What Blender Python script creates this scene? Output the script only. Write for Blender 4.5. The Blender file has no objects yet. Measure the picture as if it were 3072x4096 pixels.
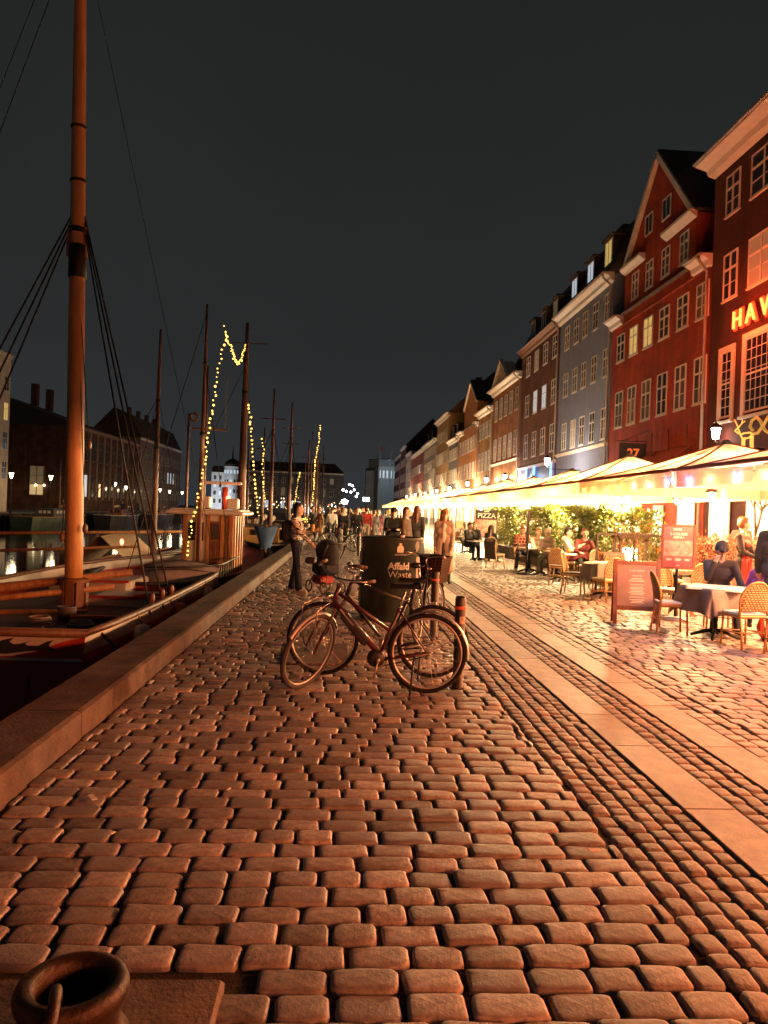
import bpy, math, random
import numpy as np
from mathutils import Vector, Matrix, Euler
from math import sin, cos, pi, radians as rad

S = bpy.context.scene
COL = S.collection
RND = random.Random(11)

# ------------------------------------------------------------------ camera
F, H, ROLL, YAW, PITCH = 740.0, 1.66, rad(2.0), math.atan(39.06 / 740), math.atan(.6 / 740)
_f = Vector((sin(YAW) * cos(PITCH), cos(YAW) * cos(PITCH), -sin(PITCH)))
_r = Vector((cos(YAW), -sin(YAW), 0))
_u = _r.cross(_f)
_rx = _r * cos(ROLL) + _u * sin(ROLL)
_ux = -_r * sin(ROLL) + _u * cos(ROLL)
cam = bpy.data.cameras.new('camera')
cam.sensor_fit = 'HORIZONTAL'
cam.sensor_width = 36
cam.lens = 36 * F / 768
cam.clip_start, cam.clip_end = .05, 3000
co = bpy.data.objects.new('camera', cam)
COL.objects.link(co)
co.matrix_world = Matrix(((_rx.x, _ux.x, -_f.x, 0), (_rx.y, _ux.y, -_f.y, 0), (_rx.z, _ux.z, -_f.z, H), (0, 0, 0, 1)))
S.camera = co

# ------------------------------------------------------------------ night sky
W = bpy.data.worlds.new('World')
S.world = W
W.use_nodes = True
_nt = W.node_tree
_bg = _nt.nodes['Background']
_tc = _nt.nodes.new('ShaderNodeTexCoord')
_sp = _nt.nodes.new('ShaderNodeSeparateXYZ')
_nt.links.new(_tc.outputs['Generated'], _sp.inputs[0])
_rp = _nt.nodes.new('ShaderNodeValToRGB')          # town glow on thin cloud, paler toward the horizon all round
_rp.color_ramp.elements[0].position = 0
_rp.color_ramp.elements[0].color = (.033, .036, .040, 1)
_rp.color_ramp.elements[1].position = .62
_rp.color_ramp.elements[1].color = (.0150, .0158, .0153, 1)
_e = _rp.color_ramp.elements.new(.2)
_e.color = (.0225, .0245, .025, 1)
_nt.links.new(_sp.outputs[2], _rp.inputs[0])
_nz = _nt.nodes.new('ShaderNodeTexNoise')
_nz.inputs['Scale'].default_value = 2.2
_nz.inputs['Detail'].default_value = 4
_nt.links.new(_tc.outputs['Generated'], _nz.inputs[0])
_mr = _nt.nodes.new('ShaderNodeMapRange')
_mr.inputs[3].default_value = .80
_mr.inputs[4].default_value = 1.2
_nt.links.new(_nz.outputs[0], _mr.inputs[0])
_nt.links.new(_rp.outputs[0], _bg.inputs[0])
_nt.links.new(_mr.outputs[0], _bg.inputs[1])

S.view_settings.view_transform = 'Standard'
S.view_settings.look = 'None'
S.view_settings.exposure = 0
S.view_settings.gamma = 1
S.render.engine = 'CYCLES'
S.cycles.use_denoising = True
S.cycles.max_bounces = 6
S.cycles.diffuse_bounces = 3
S.cycles.glossy_bounces = 3
S.cycles.transmission_bounces = 4
S.cycles.sample_clamp_indirect = 6
S.cycles.caustics_reflective = False
S.cycles.caustics_refractive = False
S.cycles.use_light_tree = True
S.cycles.light_sampling_threshold = .004


def proj(x, y, z):
    """image position of a world point, only used to rank stones by size"""
    d = Vector((x, y, z - H))
    f = d.dot(_f)
    if f < .1:
        return -1, -1
    return 384 + F * d.dot(_rx) / f, 512 - F * d.dot(_ux) / f


# ------------------------------------------------------------------ materials
MATS = {}


def M(name, col=(.5, .5, .5), rough=.6, metal=0., noise=0., nscale=6., bump=0., bscale=60., emit=None, es=0.,
      transl=0., rnd=0., island=False, spec=.5, col2=None, stretch=None, coat=0., alt=None):
    if name in MATS:
        return MATS[name]
    m = bpy.data.materials.new(name)
    m.use_nodes = True
    nt = m.node_tree
    N, L = nt.nodes, nt.links
    p = N['Principled BSDF']
    p.inputs['Roughness'].default_value = rough
    p.inputs['Metallic'].default_value = metal
    p.inputs['Specular IOR Level'].default_value = spec
    p.inputs['Coat Weight'].default_value = coat
    col = tuple(col) + (1,)
    p.inputs['Base Color'].default_value = col
    src = None
    tc = None
    if noise or bump:
        tc = N.new('ShaderNodeTexCoord')
        vec = tc.outputs['Object']
        if stretch:
            mp = N.new('ShaderNodeMapping')
            mp.inputs['Scale'].default_value = stretch
            L.new(vec, mp.inputs['Vector'])
            vec = mp.outputs[0]
    if noise:
        nz = N.new('ShaderNodeTexNoise')
        nz.inputs['Scale'].default_value = nscale
        nz.inputs['Detail'].default_value = 5
        nz.inputs['Roughness'].default_value = .62
        L.new(vec, nz.inputs['Vector'])
        rp = N.new('ShaderNodeValToRGB')
        c2 = tuple(col2) + (1,) if col2 else tuple(c * (1 - noise) for c in col[:3]) + (1,)
        c1 = col if col2 else tuple(min(1, c * (1 + noise * .5)) for c in col[:3]) + (1,)
        rp.color_ramp.elements[0].position = .33
        rp.color_ramp.elements[1].position = .68
        rp.color_ramp.elements[0].color = c2
        rp.color_ramp.elements[1].color = c1
        L.new(nz.outputs['Fac'], rp.inputs[0])
        src = rp.outputs[0]
    if rnd or island:
        if island:
            oi = N.new('ShaderNodeNewGeometry')
            out = oi.outputs['Random Per Island']
        else:
            oi = N.new('ShaderNodeObjectInfo')
            out = oi.outputs['Random']
        mr = N.new('ShaderNodeMapRange')
        mr.inputs['To Min'].default_value = 1 - (rnd or .4)
        mr.inputs['To Max'].default_value = 1 + (rnd or .4) * .45
        L.new(out, mr.inputs[0])
        ml = N.new('ShaderNodeMix')
        ml.data_type = 'RGBA'
        ml.blend_type = 'MULTIPLY'
        ml.inputs[0].default_value = 1
        if src:
            L.new(src, ml.inputs[6])
        else:
            ml.inputs[6].default_value = col
        L.new(mr.outputs[0], ml.inputs[7])
        src = ml.outputs[2]
        if alt:                                        # second stone kind mixed in, one share per piece
            m7 = N.new('ShaderNodeMath')
            m7.operation = 'MULTIPLY'
            m7.inputs[1].default_value = 7.31
            L.new(out, m7.inputs[0])
            fr = N.new('ShaderNodeMath')
            fr.operation = 'FRACT'
            L.new(m7.outputs[0], fr.inputs[0])
            pw = N.new('ShaderNodeMath')
            pw.operation = 'POWER'
            pw.inputs[1].default_value = 2.2
            L.new(fr.outputs[0], pw.inputs[0])
            ma = N.new('ShaderNodeMix')
            ma.data_type = 'RGBA'
            L.new(pw.outputs[0], ma.inputs[0])
            L.new(src, ma.inputs[6])
            ma.inputs[7].default_value = tuple(alt) + (1,)
            src = ma.outputs[2]
    if src:
        L.new(src, p.inputs['Base Color'])
    if bump:
        nb = N.new('ShaderNodeTexNoise')
        nb.inputs['Scale'].default_value = bscale
        nb.inputs['Detail'].default_value = 6
        nb.inputs['Roughness'].default_value = .65
        L.new(vec, nb.inputs['Vector'])
        bp = N.new('ShaderNodeBump')
        bp.inputs['Strength'].default_value = bump
        bp.inputs['Distance'].default_value = .02
        L.new(nb.outputs['Fac'], bp.inputs['Height'])
        L.new(bp.outputs[0], p.inputs['Normal'])
    if emit is not None:
        p.inputs['Emission Color'].default_value = tuple(emit) + (1,)
        p.inputs['Emission Strength'].default_value = es
    if transl:
        t = N.new('ShaderNodeBsdfTranslucent')
        t.inputs[0].default_value = col
        if src:
            L.new(src, t.inputs[0])
        ms = N.new('ShaderNodeMixShader')
        ms.inputs[0].default_value = transl
        L.new(p.outputs[0], ms.inputs[1])
        L.new(t.outputs[0], ms.inputs[2])
        L.new(ms.outputs[0], N['Material Output'].inputs[0])
    MATS[name] = m
    return m


def brick_mat(name, c1, c2, mortar, scale=1.0, bw=.24, bh=.075, ms=.012, rough=.8, axis='xz'):
    if name in MATS:
        return MATS[name]
    m = bpy.data.materials.new(name)
    m.use_nodes = True
    N, L = m.node_tree.nodes, m.node_tree.links
    p = N['Principled BSDF']
    p.inputs['Roughness'].default_value = rough
    p.inputs['Specular IOR Level'].default_value = .12
    tc = N.new('ShaderNodeTexCoord')
    sp = N.new('ShaderNodeSeparateXYZ')
    cb = N.new('ShaderNodeCombineXYZ')
    L.new(tc.outputs['Object'], sp.inputs[0])
    ad = N.new('ShaderNodeMath')
    L.new(sp.outputs[0], ad.inputs[0])
    L.new(sp.outputs[1], ad.inputs[1])
    if axis == 'xz':
        L.new(ad.outputs[0], cb.inputs[0])
        L.new(sp.outputs[2], cb.inputs[1])
    else:
        L.new(sp.outputs[0], cb.inputs[0])
        L.new(sp.outputs[1], cb.inputs[1])
    b = N.new('ShaderNodeTexBrick')
    b.inputs['Scale'].default_value = scale
    b.inputs['Brick Width'].default_value = bw
    b.inputs['Row Height'].default_value = bh
    b.inputs['Mortar Size'].default_value = ms
    b.inputs['Color1'].default_value = tuple(c1) + (1,)
    b.inputs['Color2'].default_value = tuple(c2) + (1,)
    b.inputs['Mortar'].default_value = tuple(mortar) + (1,)
    L.new(cb.outputs[0], b.inputs[0])
    nz = N.new('ShaderNodeTexNoise')
    nz.inputs['Scale'].default_value = .8
    nz.inputs['Detail'].default_value = 6
    L.new(tc.outputs['Object'], nz.inputs[0])
    mr = N.new('ShaderNodeMapRange')
    mr.inputs[1].default_value = .3
    mr.inputs[2].default_value = .7
    mr.inputs[3].default_value = .55
    mr.inputs[4].default_value = 1.2
    L.new(nz.outputs[0], mr.inputs[0])
    mp = N.new('ShaderNodeMapping')                   # rain streaks down the wall
    mp.inputs['Scale'].default_value = (2.2, 2.2, .12)
    L.new(tc.outputs['Object'], mp.inputs[0])
    n2 = N.new('ShaderNodeTexNoise')
    n2.inputs['Scale'].default_value = 1.4
    n2.inputs['Detail'].default_value = 5
    L.new(mp.outputs[0], n2.inputs[0])
    m2 = N.new('ShaderNodeMapRange')
    m2.inputs[1].default_value = .35
    m2.inputs[2].default_value = .6
    m2.inputs[3].default_value = .72
    m2.inputs[4].default_value = 1.06
    L.new(n2.outputs[0], m2.inputs[0])
    mm = N.new('ShaderNodeMath')
    mm.operation = 'MULTIPLY'
    L.new(mr.outputs[0], mm.inputs[0])
    L.new(m2.outputs[0], mm.inputs[1])
    ml = N.new('ShaderNodeMix')
    ml.data_type = 'RGBA'
    ml.blend_type = 'MULTIPLY'
    ml.inputs[0].default_value = 1
    L.new(b.outputs['Color'], ml.inputs[6])
    L.new(mm.outputs[0], ml.inputs[7])
    L.new(ml.outputs[2], p.inputs['Base Color'])
    bp = N.new('ShaderNodeBump')
    bp.inputs['Strength'].default_value = .5
    bp.inputs['Distance'].default_value = .01
    bp.invert = True
    L.new(b.outputs['Fac'], bp.inputs['Height'])
    L.new(bp.outputs[0], p.inputs['Normal'])
    MATS[name] = m
    return m


def E_(name, col, s):
    return M(name, col, emit=col, es=s)


# ------------------------------------------------------------------ mesh building
def basis(d):
    d = Vector(d).normalized()
    a = Vector((0, 0, 1)) if abs(d.z) < .93 else Vector((1, 0, 0))
    x = d.cross(a).normalized()
    return x, d.cross(x).normalized()


class MB:
    def __init__(s):
        s.v, s.f, s.m, s.sm = [], [], [], []
        s.mi = 0

    def add(s, vs, fs, smooth=False):
        o = len(s.v)
        s.v += [tuple(v) for v in vs]
        s.f += [tuple(i + o for i in f) for f in fs]
        s.m += [s.mi] * len(fs)
        s.sm += [smooth] * len(fs)
        return s

    def box(s, c, d, rz=0, rot=None, taper=1.0):
        hx, hy, hz = d[0] / 2, d[1] / 2, d[2] / 2
        mt = rot if rot else Matrix.Rotation(rz, 3, 'Z')
        c = Vector(c)
        vs = []
        for z, k in ((-hz, 1), (hz, taper)):
            for x, y in ((-hx, -hy), (hx, -hy), (hx, hy), (-hx, hy)):
                vs.append(c + mt @ Vector((x * k, y * k, z)))
        return s.add(vs, [(3, 2, 1, 0), (4, 5, 6, 7), (0, 1, 5, 4), (1, 2, 6, 5), (2, 3, 7, 6), (3, 0, 4, 7)])

    def bb(s, x0, x1, y0, y1, z0, z1):
        return s.box(((x0 + x1) / 2, (y0 + y1) / 2, (z0 + z1) / 2), (abs(x1 - x0), abs(y1 - y0), abs(z1 - z0)))

    def bevbox(s, c, d, b=.02, rz=0):
        hx, hy, hz = d[0] / 2, d[1] / 2, d[2] / 2
        mt = Matrix.Rotation(rz, 3, 'Z')
        c = Vector(c)
        vs, rings = [], ((-hz, b), (-hz + b, 0), (hz - b, 0), (hz, b))
        for z, i in rings:
            X, Y = hx - i, hy - i
            e = b
            for x, y in ((-X + e, -Y), (X - e, -Y), (X, -Y + e), (X, Y - e), (X - e, Y), (-X + e, Y), (-X, Y - e), (-X, -Y + e)):
                vs.append(c + mt @ Vector((x, y, z)))
        fs = [tuple(range(7, -1, -1)), tuple(range(24, 32))]
        for k in range(3):
            for i in range(8):
                j = (i + 1) % 8
                fs.append((k * 8 + i, k * 8 + j, k * 8 + 8 + j, k * 8 + 8 + i))
        return s.add(vs, fs)

    def tube(s, pts, r, seg=8, closed=False, cap=True, smooth=True, flat=1.0):
        pts = [Vector(p) for p in pts]
        n = len(pts)
        rr = r if isinstance(r, (list, tuple)) else [r] * n
        vs = []
        px = None
        for i, p in enumerate(pts):
            if closed:
                d = pts[(i + 1) % n] - pts[i - 1]
            else:
                d = pts[min(i + 1, n - 1)] - pts[max(i - 1, 0)]
            d = d.normalized() if d.length > 1e-9 else Vector((0, 0, 1))
            if px is None:
                x, y = basis(d)
            else:
                x = (px - d * px.dot(d))
                x = x.normalized() if x.length > 1e-6 else basis(d)[0]
                y = d.cross(x)
            px = x
            for k in range(seg):
                a = 2 * pi * k / seg
                vs.append(p + x * (cos(a) * rr[i]) + y * (sin(a) * rr[i] * flat))
        fs = []
        for i in range(n if closed else n - 1):
            j = (i + 1) % n
            for k in range(seg):
                l = (k + 1) % seg
                fs.append((i * seg + k, i * seg + l, j * seg + l, j * seg + k))
        if cap and not closed:
            fs.append(tuple(range(seg - 1, -1, -1)))
            fs.append(tuple((n - 1) * seg + k for k in range(seg)))
        return s.add(vs, fs, smooth)

    def lathe(s, prof, seg=20, c=(0, 0, 0), smooth=True, rot=None):
        """prof: (radius, z) from bottom to top"""
        c = Vector(c)
        vs, fs = [], []
        for r, z in prof:
            for k in range(seg):
                a = 2 * pi * k / seg
                v = Vector((r * cos(a), r * sin(a), z))
                vs.append(c + (rot @ v if rot else v))
        for i in range(len(prof) - 1):
            for k in range(seg):
                l = (k + 1) % seg
                fs.append((i * seg + k, i * seg + l, (i + 1) * seg + l, (i + 1) * seg + k))
        if prof[0][0] > 1e-4:
            fs.append(tuple(range(seg - 1, -1, -1)))
        if prof[-1][0] > 1e-4:
            fs.append(tuple((len(prof) - 1) * seg + k for k in range(seg)))
        return s.add(vs, fs, smooth)

    def ball(s, c, r, seg=10, rings=6, sc=(1, 1, 1)):
        c = Vector(c)
        vs, fs = [c + Vector((0, 0, -r * sc[2]))], []
        for i in range(1, rings):
            t = -pi / 2 + pi * i / rings
            for k in range(seg):
                a = 2 * pi * k / seg
                vs.append(c + Vector((r * cos(t) * cos(a) * sc[0], r * cos(t) * sin(a) * sc[1], r * sin(t) * sc[2])))
        vs.append(c + Vector((0, 0, r * sc[2])))
        for k in range(seg):
            l = (k + 1) % seg
            fs.append((0, 1 + l, 1 + k))
            fs.append((len(vs) - 1, 1 + (rings - 2) * seg + k, 1 + (rings - 2) * seg + l))
            for i in range(rings - 2):
                a = 1 + i * seg
                fs.append((a + k, a + l, a + seg + l, a + seg + k))
        return s.add(vs, fs, True)

    def prism(s, poly, axis, a, b):
        """extrude 2-D poly along axis 'x','y' or 'z' from a to b"""
        def P(p, t):
            return {'x': (t, p[0], p[1]), 'y': (p[0], t, p[1]), 'z': (p[0], p[1], t)}[axis]
        n = len(poly)
        vs = [P(p, a) for p in poly] + [P(p, b) for p in poly]
        fs = [tuple(range(n)), tuple(range(2 * n - 1, n - 1, -1))]
        for i in range(n):
            j = (i + 1) % n
            fs.append((j, i, n + i, n + j))
        return s.add(vs, fs)

    def grid(s, P, smooth=True):
        nu, nv = len(P), len(P[0])
        vs = [p for row in P for p in row]
        fs = [(i * nv + j, i * nv + j + 1, (i + 1) * nv + j + 1, (i + 1) * nv + j) for i in range(nu - 1) for j in range(nv - 1)]
        return s.add(vs, fs, smooth)

    def mesh(s, name, mats):
        me = bpy.data.meshes.new(name)
        me.from_pydata(s.v, [], s.f)
        for m in (mats if isinstance(mats, (list, tuple)) else [mats]):
            me.materials.append(m)
        me.polygons.foreach_set('material_index', s.m)
        me.polygons.foreach_set('use_smooth', s.sm)
        me.update()
        return me

    def build(s, name, mats, parent=None, loc=(0, 0, 0), rz=0, **kw):
        return put(name, s.mesh(name, mats), parent, loc, rz, **kw)


def put(name, me, parent=None, loc=(0, 0, 0), rz=0, rot=None, sc=None, label=None, cat=None, group=None, kind=None):
    o = bpy.data.objects.new(name, me)
    COL.objects.link(o)
    o.location = loc
    o.rotation_euler = rot if rot else (0, 0, rz)
    if sc:
        o.scale = sc
    if parent:
        o.parent = parent
    tag(o, label, cat, group, kind)
    return o


def tag(o, label=None, cat=None, group=None, kind=None):
    if label: o['label'] = label
    if cat: o['category'] = cat
    if group: o['group'] = group
    if kind: o['kind'] = kind
    return o


def thing(name, label, cat, loc=(0, 0, 0), rz=0, group=None, rot=None):
    o = bpy.data.objects.new(name, None)
    COL.objects.link(o)
    o.empty_display_size = .2
    o.location = loc
    o.rotation_euler = rot if rot else (0, 0, rz)
    return tag(o, label, cat, group)


def copy_tree(o, parent=None):
    c = o.copy()
    COL.objects.link(c)
    if parent:
        c.parent = parent
    for ch in o.children:
        copy_tree(ch, c)
    return c


def lamp(parent, loc, power, col, r=.05, name='light', kind='POINT', size=None, spread=None, rot=None):
    l = bpy.data.lights.new(name, kind)
    l.energy = power
    l.color = col
    if kind == 'AREA':
        l.size = size or .5
        if spread: l.spread = spread
    elif kind == 'SPOT':
        l.spot_size = spread or 1.5
        l.spot_blend = .6
        l.shadow_soft_size = r
    else:
        l.shadow_soft_size = r
    o = bpy.data.objects.new(name, l)
    COL.objects.link(o)
    o.location = loc
    if rot: o.rotation_euler = rot
    if parent: o.parent = parent
    return o


def text_mesh(txt, size, depth=.0, align='LEFT', bold=0., spacing=1.0):
    cu = bpy.data.curves.new('t', 'FONT')
    cu.body = txt
    cu.size = size
    cu.extrude = depth
    cu.offset = bold
    cu.align_x = align
    cu.space_character = spacing
    cu.resolution_u = 3
    o = bpy.data.objects.new('t', cu)
    COL.objects.link(o)
    bpy.context.view_layer.update()
    dg = bpy.context.evaluated_depsgraph_get()
    me = bpy.data.meshes.new_from_object(o.evaluated_get(dg))
    bpy.data.objects.remove(o)
    bpy.data.curves.remove(cu)
    return me


def bez(p0, p1, sag=0., n=12):
    p0, p1 = Vector(p0), Vector(p1)
    return [p0.lerp(p1, t / n) - Vector((0, 0, sag * 4 * (t / n) * (1 - t / n))) for t in range(n + 1)]


def arc(c, r, a0, a1, n=12, plane='xz'):
    out = []
    for i in range(n + 1):
        a = a0 + (a1 - a0) * i / n
        u, v = r * cos(a), r * sin(a)
        out.append({'xz': (c[0] + u, c[1], c[2] + v), 'xy': (c[0] + u, c[1] + v, c[2]), 'yz': (c[0], c[1] + u, c[2] + v)}[plane])
    return out
# ================================================================== ground, water, quays
WATER = -1.25
QX, WX = -1.80, -2.25          # inner and outer face of the quay kerb
STONE = M('granite_cobble', (.43, .36, .33), .55, noise=.45, nscale=22, bump=.3, bscale=46, rnd=.52, alt=(.25, .23, .235))
STONE_I = M('granite_cobble_mass', (.43, .36, .33), .55, noise=.45, nscale=22, bump=.25, bscale=46, rnd=.52, island=True, alt=(.25, .23, .235))
SETT = M('granite_sett', (.36, .30, .275), .6, noise=.45, nscale=26, bump=.35, bscale=50, rnd=.45, alt=(.2, .185, .19))
SETT_I = M('granite_sett_mass', (.36, .30, .275), .6, noise=.45, nscale=26, bump=.3, bscale=50, rnd=.45, island=True, alt=(.2, .185, .19))
SLAB = M('granite_slab', (.46, .39, .35), .55, noise=.3, nscale=7, bump=.3, bscale=90, rnd=.2)
SOIL = M('joint_sand', (.05, .04, .034), .95, noise=.5, nscale=20, bump=.6, bscale=70)
PAVE = brick_mat('far_paving', (.27, .24, .21), (.20, .17, .15), (.07, .06, .05), 1, .22, .14, .014, .65, 'xy')
CONC = M('kerb_granite', (.13, .085, .065), .75, noise=.55, nscale=4, bump=.5, bscale=45)
DARKW = M('quay_wall_dark', (.06, .052, .045), .9, noise=.5, nscale=3, bump=.5, bscale=14)


def sheet(name, x0, x1, y0, y1, z, mat, kind='structure', nx=1, ny=1):
    mb = MB()
    mb.grid([[(x0 + (x1 - x0) * i / nx, y0 + (y1 - y0) * j / ny, z) for j in range(ny + 1)][::-1] for i in range(nx + 1)], False)
    return mb.build(name, mat, kind=kind)


sheet('ground', WX + .02, 900, -80, 1600, -.026, SOIL)
sheet('far_quay_pavement', -900, -34, -80, 1600, -.006, M('far_bank_paving', (.23, .2, .17), .8, noise=.3, nscale=1.2, bump=.3, bscale=8))
sheet('canal_head_pavement', -34.0, WX + .02, 192, 1600, -.006, MATS['far_bank_paving'])
sheet('far_street', WX + .02, 14, 46, 700, -.003, PAVE)
sheet('terrace_pavement', 9.5, 14, -30, 46.0, -.003, PAVE)
sheet('near_quay_pavement', WX + .02, 9.5, -30, 1.85, -.004, PAVE)

wm = M('canal_water', (.006, .008, .009), .06, bump=.16, bscale=1.7, stretch=(1, .45, 1), spec=.6)
sheet('canal_water', -34.2, WX + .05, -80, 192.2, WATER, wm)


def ring_stone(mb_v, mb_f, cx, cy, w, d, rz, dz, tx, ty, n, rings, rs, p=5.0, jag=.03):
    """append one rounded stone; rings = (z, inset)"""
    o = len(mb_v)
    a = np.arange(n) * 2 * pi / n + pi / n
    c, s = np.cos(a), np.sin(a)
    ux = np.sign(c) * np.abs(c) ** (2 / p)
    uy = np.sign(s) * np.abs(s) ** (2 / p)
    j = 1 + rs.normal(0, jag, n)
    cr, sr = cos(rz), sin(rz)
    for z, ins in rings:
        x = ux * (w / 2 - ins) * j
        y = uy * (d / 2 - ins) * j
        zz = z + dz + tx * x + ty * y + (rs.normal(0, .0007, n) if z > -.02 else 0)
        X, Y = cx + x * cr - y * sr, cy + x * sr + y * cr
        mb_v.extend(zip(X.tolist(), Y.tolist(), zz.tolist()))
    mb_v.append((cx, cy, rings[-1][0] + .0006 + dz))
    k = len(rings)
    for r in range(k - 1):
        for i in range(n):
            l = (i + 1) % n
            mb_f.append((o + r * n + i, o + r * n + l, o + (r + 1) * n + l, o + (r + 1) * n + i))
    t = o + k * n
    for i in range(n):
        mb_f.append((o + (k - 1) * n + i, o + (k - 1) * n + (i + 1) % n, t))


RS = np.random.RandomState(5)
FINE = ((-.075, .005), (-.03, 0), (-.009, .001), (-.0025, .006), (-.0005, .013), (.001, .032))
FINE_S = ((-.06, .004), (-.02, 0), (-.007, .003), (-.001, .01), (.001, .025))
MASS = ((-.05, .002), (-.009, .002), (0, .02))
MASS_S = ((-.045, .002), (-.008, .002), (0, .012))


def rows_across(x0, x1, y0, y1, pitch, wmin, wmax, gap, skew=0.0):
    out, y, r = [], y0, 0
    while y < y1:
        p = pitch * RS.uniform(.95, 1.06)
        x = x0 + RS.uniform(-.18, 0)
        while x < x1:
            w = RS.uniform(wmin, wmax)
            a, b = max(x, x0), min(x + w, x1)
            if b - a > .05:
                cx = (a + b) / 2
                g = RS.uniform(.5, 1.5) * gap
                out.append((cx, y + p / 2 + skew * cx + .005 * sin(cx * 2.3 + r * .7), b - a - g, p - gap * RS.uniform(.25, .65), RS.normal(0, .018),
                            RS.normal(-.004, .0032), RS.normal(0, .016), RS.normal(0, .018)))
            x += w
        y += p
        r += 1
    return out


def columns_along(xs, y0, y1, l0, l1, gap):
    out = []
    for a, b in zip(xs[:-1], xs[1:]):
        y = y0 + RS.uniform(-.1, 0)
        while y < y1:
            l = RS.uniform(l0, l1)
            out.append(((a + b) / 2 + RS.normal(0, .004), y + l / 2, b - a - gap * RS.uniform(.6, 1.2), l - gap * RS.uniform(.6, 1.3), RS.normal(0, .04),
                        RS.normal(-.004, .003), RS.normal(0, .02), RS.normal(0, .025)))
            y += l
    return out


def lay(sname, stones, piece, mat, matI, fine, mass, nf, nm, bw, bd, nobj=300, var=24, box=None):
    """one pavement strip: the largest-looking stones are objects, the rest one mesh"""
    root = thing(sname, None, None)
    root['kind'] = 'structure'
    def vis(t):
        u, v = proj(t[0], t[1], 0)
        return t[1] if (-40 < u < 808 and v < 1070 and v > 400) else 1e3 + t[1] ** 2
    stones = sorted((t for t in stones if not (t[0] < -.35 and t[1] < 2.64)), key=vis)
    near, far = stones[:nobj], stones[nobj:]
    meshes = []
    for k in range(var):
        v, f = [], []
        ring_stone(v, f, 0, 0, bw, bd, 0, 0, 0, 0, nf, fine, RS, p=RS.uniform(4.5, 9), jag=.026)
        me = bpy.data.meshes.new(piece)
        me.from_pydata(v, [], f)
        me.materials.append(mat)
        me.polygons.foreach_set('use_smooth', [True] * len(f))
        meshes.append(me)
    for i, (cx, cy, w, d, rz, dz, tx, ty) in enumerate(near):
        put(piece, meshes[RS.randint(var)], root, (cx, cy, dz), rot=(ty, -tx, rz + (pi if RS.rand() < .5 else 0)), sc=(w / bw, d / bd, 1))
    v, f = [], []
    for (cx, cy, w, d, rz, dz, tx, ty) in far:
        if cy < 13:
            ring_stone(v, f, cx, cy, w, d, rz * .7, dz, tx * .5, ty * .5, nm + 4, fine[1:], RS, p=7, jag=.016)
        else:
            ring_stone(v, f, cx, cy, w, d, rz * .5, dz * .7, tx * .2, ty * .2, nm, mass, RS, p=7, jag=.014)
    me = bpy.data.meshes.new(piece + '_field')
    me.from_pydata(v, [], f)
    me.materials.append(matI)
    me.polygons.foreach_set('use_smooth', [True] * len(f))
    put(piece + '_field', me, root, kind='stuff')
    return root


lay('quay_pavement', rows_across(QX + .01, 1.44, 1.85, 46, .142, .18, .275, .017, .012), 'cobblestone', STONE, STONE_I, FINE, MASS, 18, 10, .21, .14)
lay('sett_strip', columns_along([1.45, 1.565, 1.68, 1.79, 1.90, 2.005], 1.85, 46, .095, .15, .009), 'sett', SETT, SETT_I, FINE_S, MASS_S, 12, 8, .11, .12)
lay('narrow_sett_strip', columns_along([2.335, 2.455, 2.57, 2.685], 1.85, 46, .1, .16, .009), 'sett', SETT, SETT_I, FINE_S, MASS_S, 12, 8, .115, .13)
lay('restaurant_street', columns_along([3.02, 3.16, 3.3], 1.85, 46, .13, .2, .016) + rows_across(3.31, 9.5, 1.85, 46, .15, .16, .26, .017, -.02),
    'street_cobblestone', STONE, STONE_I, FINE, MASS, 16, 8, .21, .15)
for nm_, x0, x1 in (('slab_band', 2.01, 2.33), ('outer_slab_band', 2.69, 3.015)):
    root = thing(nm_, None, None)
    root['kind'] = 'structure'
    mb = MB()
    mb.bevbox((0, 0, -.03), (x1 - x0 - .008, 1, .07), .005)
    me = mb.mesh('granite_slab', SLAB)
    y = 1.85 + RS.uniform(-.4, 0)
    while y < 60:
        l = RS.uniform(.75, 1.25)
        put('granite_slab', me, root, ((x0 + x1) / 2, y + l / 2, RS.normal(0, .0015)), sc=(1, l - .007, 1))
        y += l

# cover slab set into the cobbles by the bicycles and the slab under the mooring post
for x0, x1, y0, y1 in ((-.62, .1, 7.9, 9.1), (-1.75, -.36, 1.2, 2.6)):
    MB().bevbox(((x0 + x1) / 2, (y0 + y1) / 2, -.02), (x1 - x0, y1 - y0, .075), .012).build('cover_slab', CONC, kind='structure')

# quay kerb: long granite beams, dark wall down to the water
root = thing('quay_kerb', 'low granite kerb beam running along the canal edge beside the cobbles', 'kerb wall', (0, 0, 0))
y, k = -6., 0
while y < 110:
    l = 5.2 + (k % 3) * .9
    mb = MB()
    e = .025
    pr = [(WX, -.06), (WX, .185 - e), (WX + e, .185), (QX - e, .19), (QX + .006, .175), (QX + .012, -.06)]
    mb.prism(pr, 'y', 0, l - .012)
    mb.build('kerb_beam', CONC, root, (0, y, 0))
    y += l
    k += 1
mb = MB().bb(WX + .03, WX + .4, -30, 192, -2.6, -.06)
mb.build('quay_face', DARKW, root)
me = MB().tube([(0, 0, -2.4), (0, 0, .02)], .13, 8).mesh('fender_pile', M('wet_timber', (.05, .038, .03), .7, noise=.5, nscale=4, bump=.4, bscale=20))
for i in range(24):
    put('fender_pile', me, root, (WX - .1, 2 + i * 3.1, 0))
mb = MB().bb(WX - .16, WX - .02, 1, 80, -.16, .06)
mb.build('fender_rail', M('fender_dark', (.035, .034, .034), .85, noise=.3, nscale=5), root)

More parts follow.
